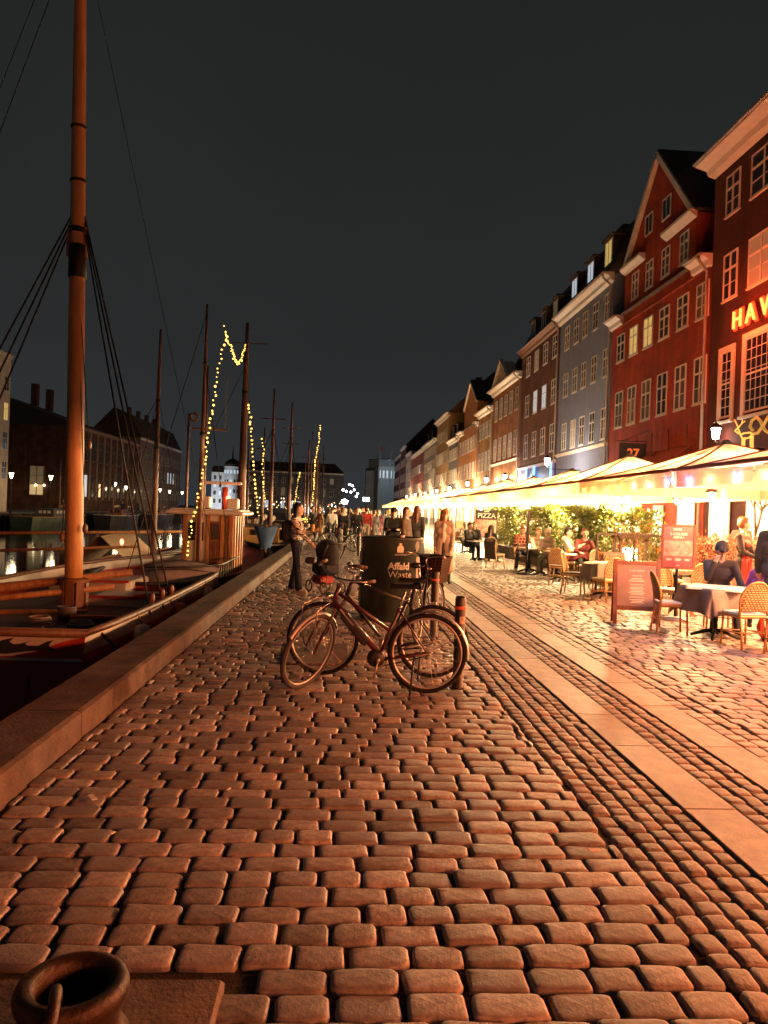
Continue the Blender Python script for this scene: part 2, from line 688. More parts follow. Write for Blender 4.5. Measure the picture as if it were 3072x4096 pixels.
root = thing('far_quay_wall', 'dark timber piled wall of the opposite canal bank', 'quay wall', (-34, 0, 0))
MB().bb(-.5, 0, -40, 192, -2.6, .12).build('wall_face', DARKW, root)
me = MB().tube([(0, 0, -2.6), (0, 0, .02)], .2, 7).mesh('pile', MATS['wet_timber'])
for i in range(150):
    put('pile', me, root, (.16, 46 + i * .95, RND.uniform(-.12, .05)))
root = thing('canal_head_wall', 'low quay wall closing the far end of the canal', 'quay wall', (0, 192, 0))
MB().bb(-34, -2.1, 0, .5, -2.6, .3).build('wall_face', DARKW, root)
# ================================================================== houses
WHITE = M('white_paint', (.72, .66, .58), .55, noise=.12, nscale=3)
CREAM = M('cream_stucco', (.62, .52, .40), .75, noise=.15, nscale=2)
ROOF = M('roof_tile_dark', (.055, .035, .028), .85, noise=.4, nscale=3, bump=.7, bscale=9, stretch=(1, 6, 6))
ROOFR = M('roof_tile_brown', (.11, .05, .032), .85, noise=.4, nscale=3, bump=.7, bscale=9, stretch=(1, 6, 6))
IRON = M('black_iron', (.02, .02, .02), .5, metal=.6)
ZINC = M('zinc_pipe', (.33, .25, .21), .55, metal=.2, noise=.2, nscale=4)
GL = {'d': M('glass_dark', (.03, .024, .02), .12, spec=.9, rnd=.6),
      'c': M('glass_curtain', (.16, .12, .085), .22, spec=.8, noise=.35, nscale=7, rnd=.5, stretch=(6, 1, .6)),
      'l': M('glass_lit_yellow', (.9, .7, .3), .3, emit=(1, .72, .22), es=.42),
      'b': M('glass_lit_white', (.8, .9, 1), .3, emit=(.75, .88, 1.0), es=.5),
      'w': M('glass_lit_warm', (1, .6, .25), .3, emit=(1, .62, .26), es=1.3),
      'p': M('glass_lit_dim', (.3, .22, .12), .3, emit=(1, .74, .36), es=.08)}
WIN = {}


def window_mesh(w, h, style, fm):
    k = (round(w, 2), round(h, 2), style, fm.name)
    if k in WIN:
        return WIN[k]
    mb, t, d = MB(), .06, .045
    def bar(x0, x1, z0, z1, dd):
        mb.bb(x0, x1, -dd, 0, z0, z1)
    hw = w / 2
    if style == 'deep':
        s = .17
        bar(-hw - s, -hw, -.1, h + s, .06)
        bar(hw, hw + s, -.1, h + s, .06)
        bar(-hw, hw, h, h + s, .06)
        mb.bb(-hw - s - .03, hw + s + .03, -.13, 0, -.19, -.1)
    bar(-hw, -hw + t, 0, h, d)
    bar(hw - t, hw, 0, h, d)
    bar(-hw + t, hw - t, h - t, h, d)
    bar(-hw + t, hw - t, 0, t, d)
    if style == 'cross':
        bar(-.032, .032, t, h - t, d + .006)
        bar(-hw + t, -.032, h * .63, h * .63 + .07, d + .004)
        bar(.032, hw - t, h * .63, h * .63 + .07, d + .004)
        for a, b in ((-hw + t, -.032), (.032, hw - t)):
            bar(a, b, h * .33, h * .33 + .026, d - .012)
        mb.bb(-hw - .04, hw + .04, -.07, 0, -.05, -.002)
    elif style in ('grid', 'deep'):
        nx, nz = max(2, round(w / .3)), max(3, round(h / .34))
        bar(-hw + t, hw - t, h * .5, h * .5 + .06, d - .004)
        for i in range(1, nx):
            x = -hw + t + (w - 2 * t) * i / nx
            bar(x - .014, x + .014, t, h * .5, d - .014)
            bar(x - .014, x + .014, h * .5 + .06, h - t, d - .014)
        for j in range(1, nz):
            z = t + (h - 2 * t) * j / nz
            if abs(z - h * .5) > .1:
                bar(-hw + t, hw - t, z - .013, z + .013, d - .018)
    else:
        bar(-.02, .02, t, h - t, d - .005)
    me = mb.mesh('window', fm)
    WIN[k] = me
    return me


def house(name, label, W_, zt, wall, wins, loc, rz, depth=11, fm=None, roof='ridge', rh=5.0, roofm=None, cornice=.35, cm=None,
          pipe=True, group=None, dormers=(), chimneys=(), gf=True, course=None, gable=None, gfm=None):
    """facade along local +x from 0 to W_, facing local -y"""
    fm = fm or WHITE
    cm = cm or WHITE
    roofm = roofm or ROOF
    t = thing(name, label, 'building', loc, rz, group)
    mb = MB()
    mb.bb(0, W_, 0, depth, -.3, zt)
    if gable:
        u0, u1, ze, zp = gable
        um = (u0 + u1) / 2
        mb.prism([(u0, zt), (u1, zt), (u1, ze), (um, zp), (u0, ze)], 'y', -.004, 1.2)
    mb.build('wall', wall, t)
    # roof
    mb = MB()
    o = cornice * .6
    if roof == 'ridge':
        mb.prism([(-o, zt + .02), (depth / 2, zt + rh), (depth + .3, zt + .02)], 'x', -.01, W_ + .01)
    elif roof == 'hip':
        a = rh * .9
        vs = [(-o, -o, zt + .02), (W_ + o, -o, zt + .02), (W_ + o, depth, zt + .02), (-o, depth, zt + .02), (a, depth / 2, zt + rh), (W_ - a, depth / 2, zt + rh)]
        mb.add(vs, [(0, 1, 5, 4), (1, 2, 5), (2, 3, 4, 5), (3, 0, 4), (3, 2, 1, 0)])
    elif roof == 'mansard':
        mb.prism([(-o, zt + .02), (rh * .35, zt + rh * .75), (depth / 2, zt + rh), (depth, zt + .02)], 'x', -.01, W_ + .01)
    rf = mb.build('roof', roofm, t)
    if gable:
        mb = MB()
        u0, u1, ze, zp = gable
        um = (u0 + u1) / 2
        ov = .12
        vs = [(u0 - .15, -ov, ze), (um, -ov, zp + .1), (u1 + .15, -ov, ze), (u0 - .15, depth / 2, ze), (um, depth / 2, zp + .1), (u1 + .15, depth / 2, ze)]
        vs += [(x, y, z + .14) for x, y, z in vs]
        mb.add(vs, [(0, 1, 4, 3), (1, 2, 5, 4), (9, 10, 7, 6), (10, 11, 8, 7), (0, 6, 7, 1), (1, 7, 8, 2), (0, 3, 9, 6), (2, 8, 11, 5)])
        mb.build('gable_roof', roofm, rf)
        for a in (u0, u1):
            mb = MB()
            d = Vector((um - a, 0, zp - ze))
            L = d.length
            mt = Matrix.Rotation(-math.atan2(zp - ze, um - a), 3, 'Y')
            mb.box(Vector((a, -.09, ze)) + d / 2 + Vector((0, 0, .0)), (L + .1, .2, .24), rot=mt)
            mb.build('gable_moulding', cm, t)
    for cu, cw, ch in chimneys:
        mb = MB().bb(cu, cu + cw, depth * .42, depth * .42 + .7, zt + rh * .5, zt + rh + ch)
        mb.bb(cu - .06, cu + cw + .06, depth * .42 - .06, depth * .42 + .76, zt + rh + ch, zt + rh + ch + .12)
        mb.build('chimney', wall if 'brick' in wall.name else ROOFR, rf)
    for du, dw, dz, dh, st in dormers:
        y0 = max(.25, (dz - zt) * .5)
        mb = MB()
        mb.bb(du, du + dw, y0, y0 + 2.6, dz, dz + dh)
        d_ = mb.build('dormer', roofm, t)
        MB().bb(du - .12, du + dw + .12, y0 - .15, y0 + 2.7, dz + dh, dz + dh + .12).build('dormer_roof', roofm, d_)
        w_ = put('dormer_window', window_mesh(dw - .2, dh - .2, 'plain', fm), d_, (du + dw / 2, y0, dz + .1))
        w_.data.materials[0] = fm
        MB().bb(du + .12, du + dw - .12, y0 - .016, y0 - .004, dz + .12, dz + dh - .12).build('dormer_pane', GL[st], d_)
    if cornice:
        segs = [(-.05, W_ + .05)]
        if gable:
            segs = [(-.05, gable[0] - .02), (gable[1] + .02, W_ + .05)]
        for a, b in segs:
            MB().prism([(0, zt - .42), (-cornice * .35, zt - .34), (-cornice * .45, zt - .16), (-cornice, zt - .04), (-cornice, zt + .05), (0, zt + .05)], 'x', a, b).build('cornice', cm, t)
            MB().tube([(a, -cornice - .05, zt + .03), (b, -cornice - .05, zt + .03)], .06, 6).build('gutter', ZINC, t)
    if course:
        MB().prism([(0, course - .14), (-.1, course - .02), (-.14, course + .02), (0, course + .1)], 'x', 0, W_).build('string_course', CREAM, t)
        if gfm:
            MB().bb(0.02, W_ - .02, -.03, .0, 0, course - .15).build('ground_floor_front', gfm, t)
    if pipe:
        mb = MB()
        x = W_ - .16
        mb.tube([(x, -cornice - .05, zt), (x, -cornice, zt - .2), (x, -.1, zt - .55), (x, -.1, .1)], .06, 8)
        mb.build('downpipe', ZINC, t)
    wr = random.Random(len(label) + int(W_ * 10))
    for (u, z0, w, h, style, st) in wins:
        if st == 'd' and gf and style != 'deep':
            q = wr.random()
            st = 'c' if q < .38 else ('p' if q > .95 else 'd')
        f = put('window', window_mesh(w, h, style, fm), t, (u, -.002, z0))
        k = ('pane', round(w, 2), round(h, 2), st)
        if k not in WIN:
            WIN[k] = MB().bb(-w / 2 + .04, w / 2 - .04, -.02, -.004, .04, h - .04).mesh('pane', GL[st])
        put('pane', WIN[k], f)
    if gf:
        n = max(2, int(W_ / 2.4))
        fs = []
        for i in range(n):
            u = (i + .5) * W_ / n
            if i == n // 2:
                d = MB().bb(u - .5, u + .5, -.07, 0, 0, 2.3).build('door', M('door_green', (.03, .05, .035), .5), t)
                MB().bb(u - .34, u + .34, -.078, -.071, .9, 2.1).build('door_pane', GL['w'], d)
                MB().ball((u - .42, -.1, 1.05), .04).build('handle', M('brass', (.6, .4, .15), .3, metal=1), d)
            else:
                f = put('shop_window', window_mesh(1.35, 2.0, 'grid', fm), t, (u, -.036, .9))
                k = ('pane', 1.35, 2.0, 'w')
                if k not in WIN:
                    WIN[k] = MB().bb(-.63, .63, -.02, -.004, .04, 1.96).mesh('pane', GL['w'])
                put('pane', WIN[k], f)
    return t


def grid_wins(W_, n, rows, w, style='cross', states='d', edge=None, seed=0):
    r = random.Random(seed)
    out = []
    e = edge if edge is not None else W_ / n / 2
    for z, h in rows:
        for i in range(n):
            u = e + (W_ - 2 * e) * (i / max(1, n - 1))
            out.append((u, z, w, h, style, r.choice(states)))
    return out


FX = 13.0
RED = brick_mat('red_painted_brick', (.32, .045, .019), (.26, .034, .014), (.23, .032, .016), 1, .24, .08, .01)
OXB = brick_mat('oxblood_brick', (.075, .018, .014), (.06, .014, .011), (.045, .013, .011))
GREYB = M('slate_blue_stucco', (.155, .172, .25), .85, noise=.18, nscale=1.5, bump=.1, bscale=30, spec=.15)
BRB = brick_mat('brown_brick', (.15, .05, .03), (.10, .033, .022), (.13, .085, .065))
ORB = brick_mat('orange_brick', (.42, .14, .055), (.32, .10, .04), (.32, .2, .12))
YEL = brick_mat('ochre_brick', (.42, .24, .10), (.34, .18, .08), (.38, .26, .14))
ORS = M('orange_stucco', (.52, .22, .07), .8, noise=.15, nscale=1.5)
BLS = M('blue_grey_stucco', (.15, .16, .19), .8, noise=.15, nscale=1.5)
OCS = M('ochre_stucco', (.55, .33, .11), .8, noise=.15, nscale=1.5)
WHS = M('white_stucco', (.58, .50, .42), .8, noise=.15, nscale=1.5)
RDS = M('vermilion_stucco', (.55, .10, .035), .8, noise=.15, nscale=1.5)
DKB = brick_mat('dark_brick', (.12, .05, .035), (.09, .035, .025), (.1, .07, .05))


def right(name, label, y0, y1, zt, wall, wins_y, **kw):
    """wins_y: (yc, z0, w, h, style, state)"""
    W_ = y1 - y0
    wins = [(y1 - yc, z0, w, h, st, s) for yc, z0, w, h, st, s in wins_y]
    return house(name, label, W_, zt, wall, wins, (FX, y1, 0), -pi / 2, **kw)


# the dark house at the right edge, its big white-framed windows and neon letters
wy = [(24.9, 5.3, .72, 2.3, 'deep', 'd'), (22.75, 5.3, 1.9, 2.45, 'deep', 'd'), (20.2, 5.3, 1.9, 2.45, 'deep', 'd'), (17.8, 5.3, 1.9, 2.45, 'deep', 'd')]
for z, h in ((9.4, 1.62), (12.36, 1.42)):
    wy += [(24.87, z, .92, h, 'cross', 'd'), (22.95, z, 1.55, h, 'cross', 'd'), (20.7, z, 1.3, h, 'cross', 'd'), (18.6, z, 1.3, h, 'cross', 'd')]
b1 = right('town_house', 'dark oxblood house with red neon letters and wide white eaves', 16.5, 26.2, 14.55, OXB, wy, cornice=.75, rh=4.5, pipe=False)
# red house with the gable
cols = [34.97, 33.4, 31.77, 30.13, 28.45, 26.83]
wy = []
for i, c in enumerate(cols):
    wy.append((c, 6.07, .96, 1.74, 'cross', 'c' if i % 3 else 'd'))
    wy.append((c, 9.26, .96, 1.31, 'cross', 'l' if i in (1, 2) else ('c' if i == 4 else 'd')))
for c in (33.45, 31.85, 30.2, 28.5):
    wy.append((c, 11.87, .78, 1.2, 'cross', 'c'))
for c in (32.1, 30.3):
    wy.append((c, 14.3, .82, .92, 'plain', 'd'))
red = right('gabled_house', 'red brick house with tall pointed gable and two yellow lit windows', 26.25, 36.25, 11.4, RED, wy, gable=(1.5, 8.65, 13.5, 17.4),
            cornice=.4, rh=4.2)
for a, b in ((1.5, 3.85), (6.05, 8.72)):
    MB().prism([(-.01, 13.3), (-.13, 13.36), (-.3, 13.5), (-.3, 13.62), (-.01, 13.62)], 'x', a, b).build('gable_cornice', WHITE, red)
mb = MB().prism([(-.004, 10.95), (-.05, 10.98), (-.05, 11.06), (-.004, 11.1)], 'x', .1, 9.9)
mb.build('brick_band', RED, red)
# an open casement on the first floor
f = put('open_casement', window_mesh(.5, 1.05, 'plain', WHITE), red, (36.25 - 33.0, -.03, 6.12), rz=rad(-68))
wy = []
for i, c in enumerate((43.85, 42.1, 40.5, 38.8, 37.0)):
    for z, h in ((5.72, 1.6), (8.92, 1.4), (11.75, 1.4)):
        wy.append((c, z, .84, h, 'cross', 'c' if (i + int(z)) % 2 else 'd'))
grey = right('town_house', 'slate grey-blue house with five window columns and lit roof dormers', 36.3, 45.4, 13.95, GREYB, wy, course=5.5, rh=4.6, roof='mansard', cornice=.5,
             dormers=((1.2, 1.25, 14.35, 1.7, 'b'), (4.1, 1.25, 14.35, 1.7, 'b'), (6.9, 1.25, 14.35, 1.9, 'l')))
MB().bb(4.6, 6.0, 1.5, 3.0, 14.4, 17.7).build('chimney', DKB, grey)
wy = []
for i, c in enumerate((53.3, 51.0, 48.7, 46.45)):
    for z, h in ((5.85, 1.75), (8.9, 1.55), (11.85, 1.4)):
        wy.append((c, z, 1.02, h, 'cross', 'b' if (z > 8 and z < 10 and i in (1, 2)) else ('p' if (i == 1 and z > 11) else 'd')))
right('town_house', 'brown brick house with blue lit shopfront and roof dormers', 45.45, 55.35, 13.95, BRB, wy, rh=4.4, cornice=.35, cm=M('brown_cornice', (.2, .1, .06), .7),
      roof='mansard', course=5.2, gfm=M('navy_front', (.03, .04, .12), .5), dormers=((1.5, 1.2, 14.3, 1.6, 'd'), (4.3, 1.2, 14.3, 1.6, 'd'), (7.2, 1.2, 14.3, 1.6, 'p')))
br = right('town_house', 'orange brick house with white triangular pediment above its cornice', 55.4, 66.0, 12.6, ORB,
           [(66.0 - 1.5 - i * 1.95, z, .95, h, 'cross', 'd' if i % 2 else 'c') for i in range(5) for z, h in ((6.4, 1.9), (9.9, 1.75))],
           rh=4.6, cornice=.55, course=6.1)
MB().prism([(2.2, 12.65), (7.6, 12.65), (4.9, 14.5)], 'y', -.4, .6).build('pediment', CREAM, br)
mb = MB()
for a, b in (((2.0, 12.62), (4.9, 14.62)), ((7.8, 12.62), (4.9, 14.62))):
    d = Vector((b[0] - a[0], 0, b[1] - a[1]))
    mb.box(Vector((a[0], -.45, a[1])) + d / 2, (d.length, .3, .2), rot=Matrix.Rotation(-math.atan2(d.z, d.x), 3, 'Y'))
mb.build('pediment_moulding', WHITE, br)
MB().prism([(-.1, 12.6), (3, 17.6), (6, 12.6)], 'x', 2.2, 4.3).build('party_gable', DKB, br)
right('town_house', 'narrow ochre brick house with a yellow lit cornice', 66.05, 73.0, 11.5, YEL,
      [(72.0 - i * 1.65, z, .95, h, 'cross', 'd') for i in range(4) for z, h in ((5.8, 1.8), (8.9, 1.5))], rh=5.5, cornice=.5, chimneys=((5.5, .9, .4),), roofm=ROOFR)
right('town_house', 'orange stucco house with pointed wall dormer gable', 73.05, 85.5, 10.9, ORS,
      [(84.4 - i * 1.75, z, .95, h, 'cross', 'd') for i in range(7) for z, h in ((5.4, 1.7), (8.3, 1.5))], gable=(3.2, 11.2, 13.2, 15.8), rh=6, cornice=.45)
right('town_house', 'blue-grey house between the orange house and the tall ochre house', 85.55, 94.0, 10.7, BLS,
      [(93 - i * 1.6, z, 1.0, h, 'cross', 'd') for i in range(5) for z, h in ((5.4, 1.7), (8.2, 1.4))], rh=6.5, cornice=.4, dormers=((1.5, 1, 11, 1.6, 'd'), (4.5, 1, 11, 1.6, 'd')))
right('town_house', 'tall ochre stucco house rising above its neighbours', 94.05, 107, 14.6, OCS,
      [(105.8 - i * 2.1, z, 1.1, h, 'cross', 'd') for i in range(6) for z, h in ((5.4, 1.7), (8.4, 1.6), (11.4, 1.5))], rh=5.5, cornice=.5, roofm=ROOFR, chimneys=((4, 1, .5),))
right('town_house', 'pale white house beyond the tall ochre house', 107.05, 124, 12.6, WHS,
      [(122.8 - i * 2.1, z, 1.1, h, 'cross', 'c' if i % 3 else 'd') for i in range(8) for z, h in ((5.2, 1.7), (8.2, 1.5), (10.6, 1.2))], rh=5, cornice=.45, dormers=((3, 1.1, 13, 1.5, 'd'), (8, 1.1, 13, 1.5, 'd')))
right('town_house', 'vermilion red house far down the row with one white lit window', 124.05, 147, 12.5, RDS,
      [(145.5 - i * 2.5, z, 1.2, h, 'cross', 'b' if (i == 6 and z > 8) else 'd') for i in range(9) for z, h in ((5.2, 1.7), (8.6, 1.6))], rh=6.5, cornice=.5, roofm=ROOFR)
right('town_house', 'grey-brown house past the vermilion house', 147.05, 161, 13.9, CREAM, grid_wins(14, 6, ((5.2, 1.7), (8.2, 1.6), (11, 1.4)), 1.1, seed=3) and
      [(160 - i * 2.3, z, 1.1, 1.6, 'cross', 'd') for i in range(6) for z in (5.2, 8.2, 11)], rh=4.5)
right('town_house', 'dark brick house with tall roof near the far end of the row', 161.05, 178, 16.4, DKB,
      [(176 - i * 2.5, z, 1.2, 1.7, 'cross', 'd') for i in range(6) for z in (5.2, 8.6, 12)], rh=6, roofm=ROOFR)
right('town_house', 'last brown house closing the restaurant row', 178.05, 200, 15.5, BRB,
      [(198 - i * 2.6, z, 1.2, 1.7, 'cross', 'd') for i in range(7) for z in (5.2, 8.6, 12)], rh=5)

# ------------------------------------------------------------------ opposite bank and square
def left(name, label, y0, y1, zt, wall, wins, **kw):
    return house(name, label, y1 - y0, zt, wall, wins, (-42, y0, 0), pi / 2, **kw)


WHL = M('pale_limewash', (.62, .54, .46), .8, noise=.2, nscale=.8)
left('corner_house', 'pale stone house at the left edge across the canal', 62, 94.3, 19.3, WHL,
     [(31.2 - i * 3.2, z, 1.2, h, 'cross', 'l' if (i == 0 and z > 10 and z < 13) else 'd') for i in range(8) for z, h in ((4, 2.2), (7.6, 2.2), (11.2, 2.2), (14.8, 1.8))], rh=5, gf=False, pipe=False, roof='hip', depth=20)
pal = house('brick_palace', 'dark brick palace with hipped roof across the canal', 33, 13.3,
            brick_mat('palace_brick', (.15, .06, .04), (.12, .05, .035), (.12, .09, .07)),
            [(2.6 + i * 3.5, z, 1.35, h, 'cross', 'd') for i in range(9) for z, h in ((2.4, 3.4), (8.2, 3.4))], (-42, 119.1, 0), pi / 2, depth=34,
            roof='hip', rh=6, gf=False, pipe=False, cm=M('sandstone', (.3, .22, .17), .8), fm=M('palace_frame', (.22, .18, .15), .7))
for i, (u, z, w, h, st) in enumerate(((2.6, 2.35, 1.3, 3.5, 'b'), (6.1, 2.35, .9, 3.3, 'd'), (9.6, 2.4, .8, 2.2, 'w'))):
    MB().bb(u - w / 2, u + w / 2, -.09, -.06, z, z + h).build('lit_pane', GL[st], pal)
for i in range(10):
    MB().bb(.7 + i * 3.5, 1.15 + i * 3.5, -.16, 0, 1.9, 12.8).build('pilaster', M('sandstone', (.3, .22, .17), .8), pal)
# tall window in the palace end wall (facing the viewer): dim upper lights over a lit lower half
ew = MB()
for y in (5.4, 6.47, 7.54):
    ew.bb(-.16, -.02, y, y + .1, 2.3, 6.9)
for z in (2.3, 4.0, 5.4, 6.85):
    ew.bb(-.15, -.02, 5.4, 7.64, z, z + .09)
ew = ew.build('end_window', M('palace_frame', (.22, .18, .15), .7), pal)
MB().bb(-.08, -.03, 5.5, 7.54, 4.05, 6.85).build('pane', GL['p'], ew)
MB().bb(-.08, -.03, 5.5, 7.54, 2.4, 4.0).build('pane', M('glass_lit_room', (.8, .6, .3), .3, emit=(1, .72, .34), es=.42), ew)
for y in (5.3, 6.6):
    MB().ball((-.2, y, 3.9), .16).build('room_lamp', E_('lamp_glass', (1, .80, .48), 8), ew)
for i in range(2):
    MB().bb(5 + i * 6, 6 + i * 6, 9, 10, 17, 20.6).build('chimney', DKB, pal)
left('office_house', 'long pale-corniced house beyond the brick palace', 153, 190, 15, M('umber_stucco', (.24, .18, .15), .8, noise=.2, nscale=1),
     [(2 + i * 2.75, z, 1.2, h, 'cross', 'b' if (z < 8 and z > 5 and i in (8, 9, 10)) else 'd') for i in range(13) for z, h in ((2.6, 2.2), (6.4, 2.6), (10.4, 2.2))],
     rh=6, gf=False, pipe=False, roof='mansard', chimneys=((8, 1.2, 1), (15, 1.2, 1), (22, 1.2, 1), (29, 1.2, 1)))


def square(name, label, x0, x1, y, zt, wall, wins, **kw):
    return house(name, label, x1 - x0, zt, wall, wins, (x0, y, 0), 0, gf=False, pipe=False, **kw)


hotel = square('grand_hotel', 'floodlit white hotel with domed corner turret at the canal end', -47, -37.2, 262, 13.4, M('white_render', (.8, .8, .8), .8),
               [(1.2 + i * 1.85, z, .9, 1.5, 'plain', 'b' if (i * 3 + int(z)) % 4 == 0 else 'd') for i in range(5) for z in (2.6, 5.4, 8.1, 10.8)], rh=2.5, roof='mansard')
mb = MB().lathe([(2.7, 0), (2.7, 15), (2.9, 15.1), (2.9, 15.5)], 20, (7.2, -.6, 0), smooth=False)
mb.build('turret', M('white_render', (.8, .8, .8), .8), hotel)
dm = MB().lathe([(2.8, 15.5), (2.7, 16.3), (2.2, 17.2), (1.3, 17.9), (.5, 18.2), (.3, 18.6), (.05, 22.8), (0, 22.9)], 20, (7.2, -.6, 0)).build('dome', ROOF, hotel)
for i in range(7):
    a = pi + pi * (i + .5) / 7
    for z in (3, 6.2, 9.6, 13):
        MB().box((7.2 + 2.72 * cos(a), -.6 + 2.72 * sin(a), z + .6), (.1, .55, 1.2), rz=a).build('turret_window', GL['b' if z > 12 or i % 3 == 0 else 'd'], hotel)
fl = MB().box((0, 0, 0), (.4, .3, .3)).build('floodlight', IRON, loc=(-44, 249, .2), label='ground floodlight before the white hotel', cat='floodlight')
lamp(fl, (0, .3, .4), 5200, (.86, .93, 1), .3)
square('town_palace', 'dim grey palace facade closing the view at the canal head', -30, -.6, 208, 11.8, M('grey_render', (.13, .12, .115), .8, noise=.2, nscale=1),
       [(1.3 + i * 2.25, z, 1.1, h, 'cross', 'b' if (z < 3 and i in (3, 5, 6, 7)) else ('p' if (i * 7 + int(z)) % 5 == 0 else 'd')) for i in range(12) for z, h in ((1.6, 2.1), (5.2, 2.2), (8.7, 1.6))], rh=3, roof='hip')
square('office_tower', 'narrow grey stepped block at the end of the street', 5.7, 8.0, 212, 13.2, M('concrete_grey', (.33, .33, .33), .85, noise=.2, nscale=.7), [], rh=1, cornice=0)
square('office_block', 'taller grey block behind the stepped one at street end', 6.9, 9.6, 222, 17.0, MATS['concrete_grey'], [], rh=.6, cornice=0)
fl = square('rooftop_hall', 'pale blue floodlit rooftop building with flagpoles', 9.7, 16, 240, 16.5, M('white_panel', (.75, .8, .82), .7),
            [(1.2 + i * 1.2, 12.4, .7, 2.6, 'plain', 'b') for i in range(5)], rh=2.8, roof='mansard', cornice=.2, roofm=M('pale_roof', (.5, .53, .53), .7))
for x in (1.0, 4.6):
    MB().tube([(x, -.5, 11), (x, -.5, 25.5)], [.11, .05], 6).build('flagpole', WHITE, fl)
MB().grid([[(1.05 + .25 * i, -.5 + .1 * sin(i), 23.2 - j * .8 - i * .3) for j in range(3)] for i in range(4)]).build('flag', M('flag_red', (.5, .04, .03), .8), fl)

pf_ = MB().box((0, 0, 0), (.5, .4, .3)).build('roof_floodlight', IRON, loc=(13, 226, 17.6), label='cold white floodlight aimed at the rooftop hall', cat='floodlight')
lamp(pf_, (0, 1.5, -1), 900, (.72, .9, 1), .3)
# ================================================================== boats
def wood(name, c, c2=None, rough=.5):
    return M(name, c, rough, noise=.5, nscale=3, bump=.15, bscale=20, stretch=(6, 6, .7), col2=c2 or tuple(x * .5 for x in c))


VARN = wood('varnished_pine', (.46, .22, .075), (.26, .105, .035))
MASTP = wood('mast_pine', (.64, .34, .13), (.46, .23, .085))
MASTD = wood('mast_tarred', (.17, .06, .032), (.07, .03, .02))
RAILW = wood('rail_oak', (.15, .065, .03))
TEAK = wood('teak', (.22, .085, .035))
DECKD = wood('deck_planks', (.10, .065, .045))
HWHITE = M('hull_white', (.56, .52, .48), .5, noise=.15, nscale=2)
HRED = M('hull_red', (.48, .045, .035), .45, noise=.25, nscale=2)
HBLK = M('hull_black', (.018, .018, .02), .5, noise=.3, nscale=2)
HGRN = M('hull_green', (.03, .06, .045), .5, noise=.3, nscale=2)
DECKG = M('deck_grey', (.085, .072, .068), .7, noise=.2, nscale=3)
ROPE = M('tarred_rope', (.022, .02, .02), .8)
ROPEL = M('pale_rope', (.28, .22, .16), .85)
BRSS = M('lamp_metal', (.05, .05, .045), .5, metal=.5)


def hull(t, L, B, zs, zb, stern, mats, deckm, deck_drop=.35, nst=18, plumb=.0):
    """hull along local +y, stern at 0; zs(t) sheer height, stern = half beam share at the stern"""
    st = []
    for i in range(nst + 1):
        k = i / nst
        b = B / 2 * min(1, stern + (1 - stern) * (k / .22) ** .6 if k < .22 else 1)
        if k > .5:
            b *= max(.02, 1 - ((k - .5) / .5) ** 2.4)
        st.append((k * L, b, zs(k)))
    mb = MB()
    rows = []
    for y, b, z in st:
        flare = [(b, z), (b * .985, z - .22), (b * .96, z - .45), (b * .86, WATER - .02), (b * .5, WATER - .5), (0.0, WATER - .6)]
        rows.append([(-x, y, zz) for x, zz in flare] + [(x, y, zz) for x, zz in reversed(flare[:-1])])
    nv = len(rows[0])
    o = len(mb.v)
    for r in range(nst):
        for j in range(nv - 1):
            mb.mi = 1 if (j in (0, nv - 2)) else (2 if j in (3, 4, 5, 6) else 0)
            a, b_, c, d = rows[r][j], rows[r][j + 1], rows[r + 1][j + 1], rows[r + 1][j]
            mb.add([a, b_, c, d], [(0, 1, 2, 3)], True)
    mb.mi = 0
    mb.add(rows[0], [tuple(range(nv))])
    mb.build('hull', mats, t)
    # deck
    mb = MB()
    P = [[(-b * .97 * s, y, z - deck_drop + .05 * (1 - s * s)) for s in (1, .5, 0, -.5, -1)] for y, b, z in st]
    mb.grid(P)
    mb.build('deck', deckm, t)
    mb = MB()
    pts = [(-b, y, z + .02) for y, b, z in reversed(st)] + [(b, y, z + .02) for y, b, z in st]
    mb.tube(pts, .055, 6, flat=.8)
    return st, mb


def mast(parent, x, y, z0, z1, r0, r1, mat=None, name='mast', bands=(), seg=12, lean=0.):
    mb = MB()
    n = 10
    mb.tube([(x + lean * i / n, y, z0 + (z1 - z0) * i / n) for i in range(n + 1)], [r0 + (r1 - r0) * (i / n) ** 1.6 for i in range(n + 1)], seg)
    m = mb.build(name, mat or VARN, parent)
    for z, h in bands:
        k = (z - z0) / (z1 - z0)
        rr = r0 + (r1 - r0) * k ** 1.6 + .008
        MB().lathe([(rr, z), (rr + .012, z + .01), (rr + .012, z + h - .01), (rr, z + h)], seg, (x + lean * k, y, 0)).build('mast_band', IRON, m)
    return m


def rope(parent, a, b, r=.012, sag=0., m=None, name='stay', n=6):
    return MB().tube(bez(a, b, sag, n), r, 5).build(name, m or ROPE, parent)


# ------------------------------ boat at the left edge with the tall varnished mast
bx, by = -4.62, 8.6
t = thing('sailing_boat', 'red and white sailing boat with tall varnished mast by the kerb', 'boat', (bx, by, 0))
st, rail = hull(t, 13.5, 3.7, lambda k: .13 + .28 * max(0, k - .45) ** 2, -1, .93, [HRED, HWHITE, HBLK], DECKG)
rail.tube([(-1.72, -.02, .15), (1.72, -.02, .15)], .055, 6)
rail.build('rail', RAILW, t)
MB().bb(-1.7, 1.7, -.03, -.004, -.17, -.145).build('rub_strake', HWHITE, t)
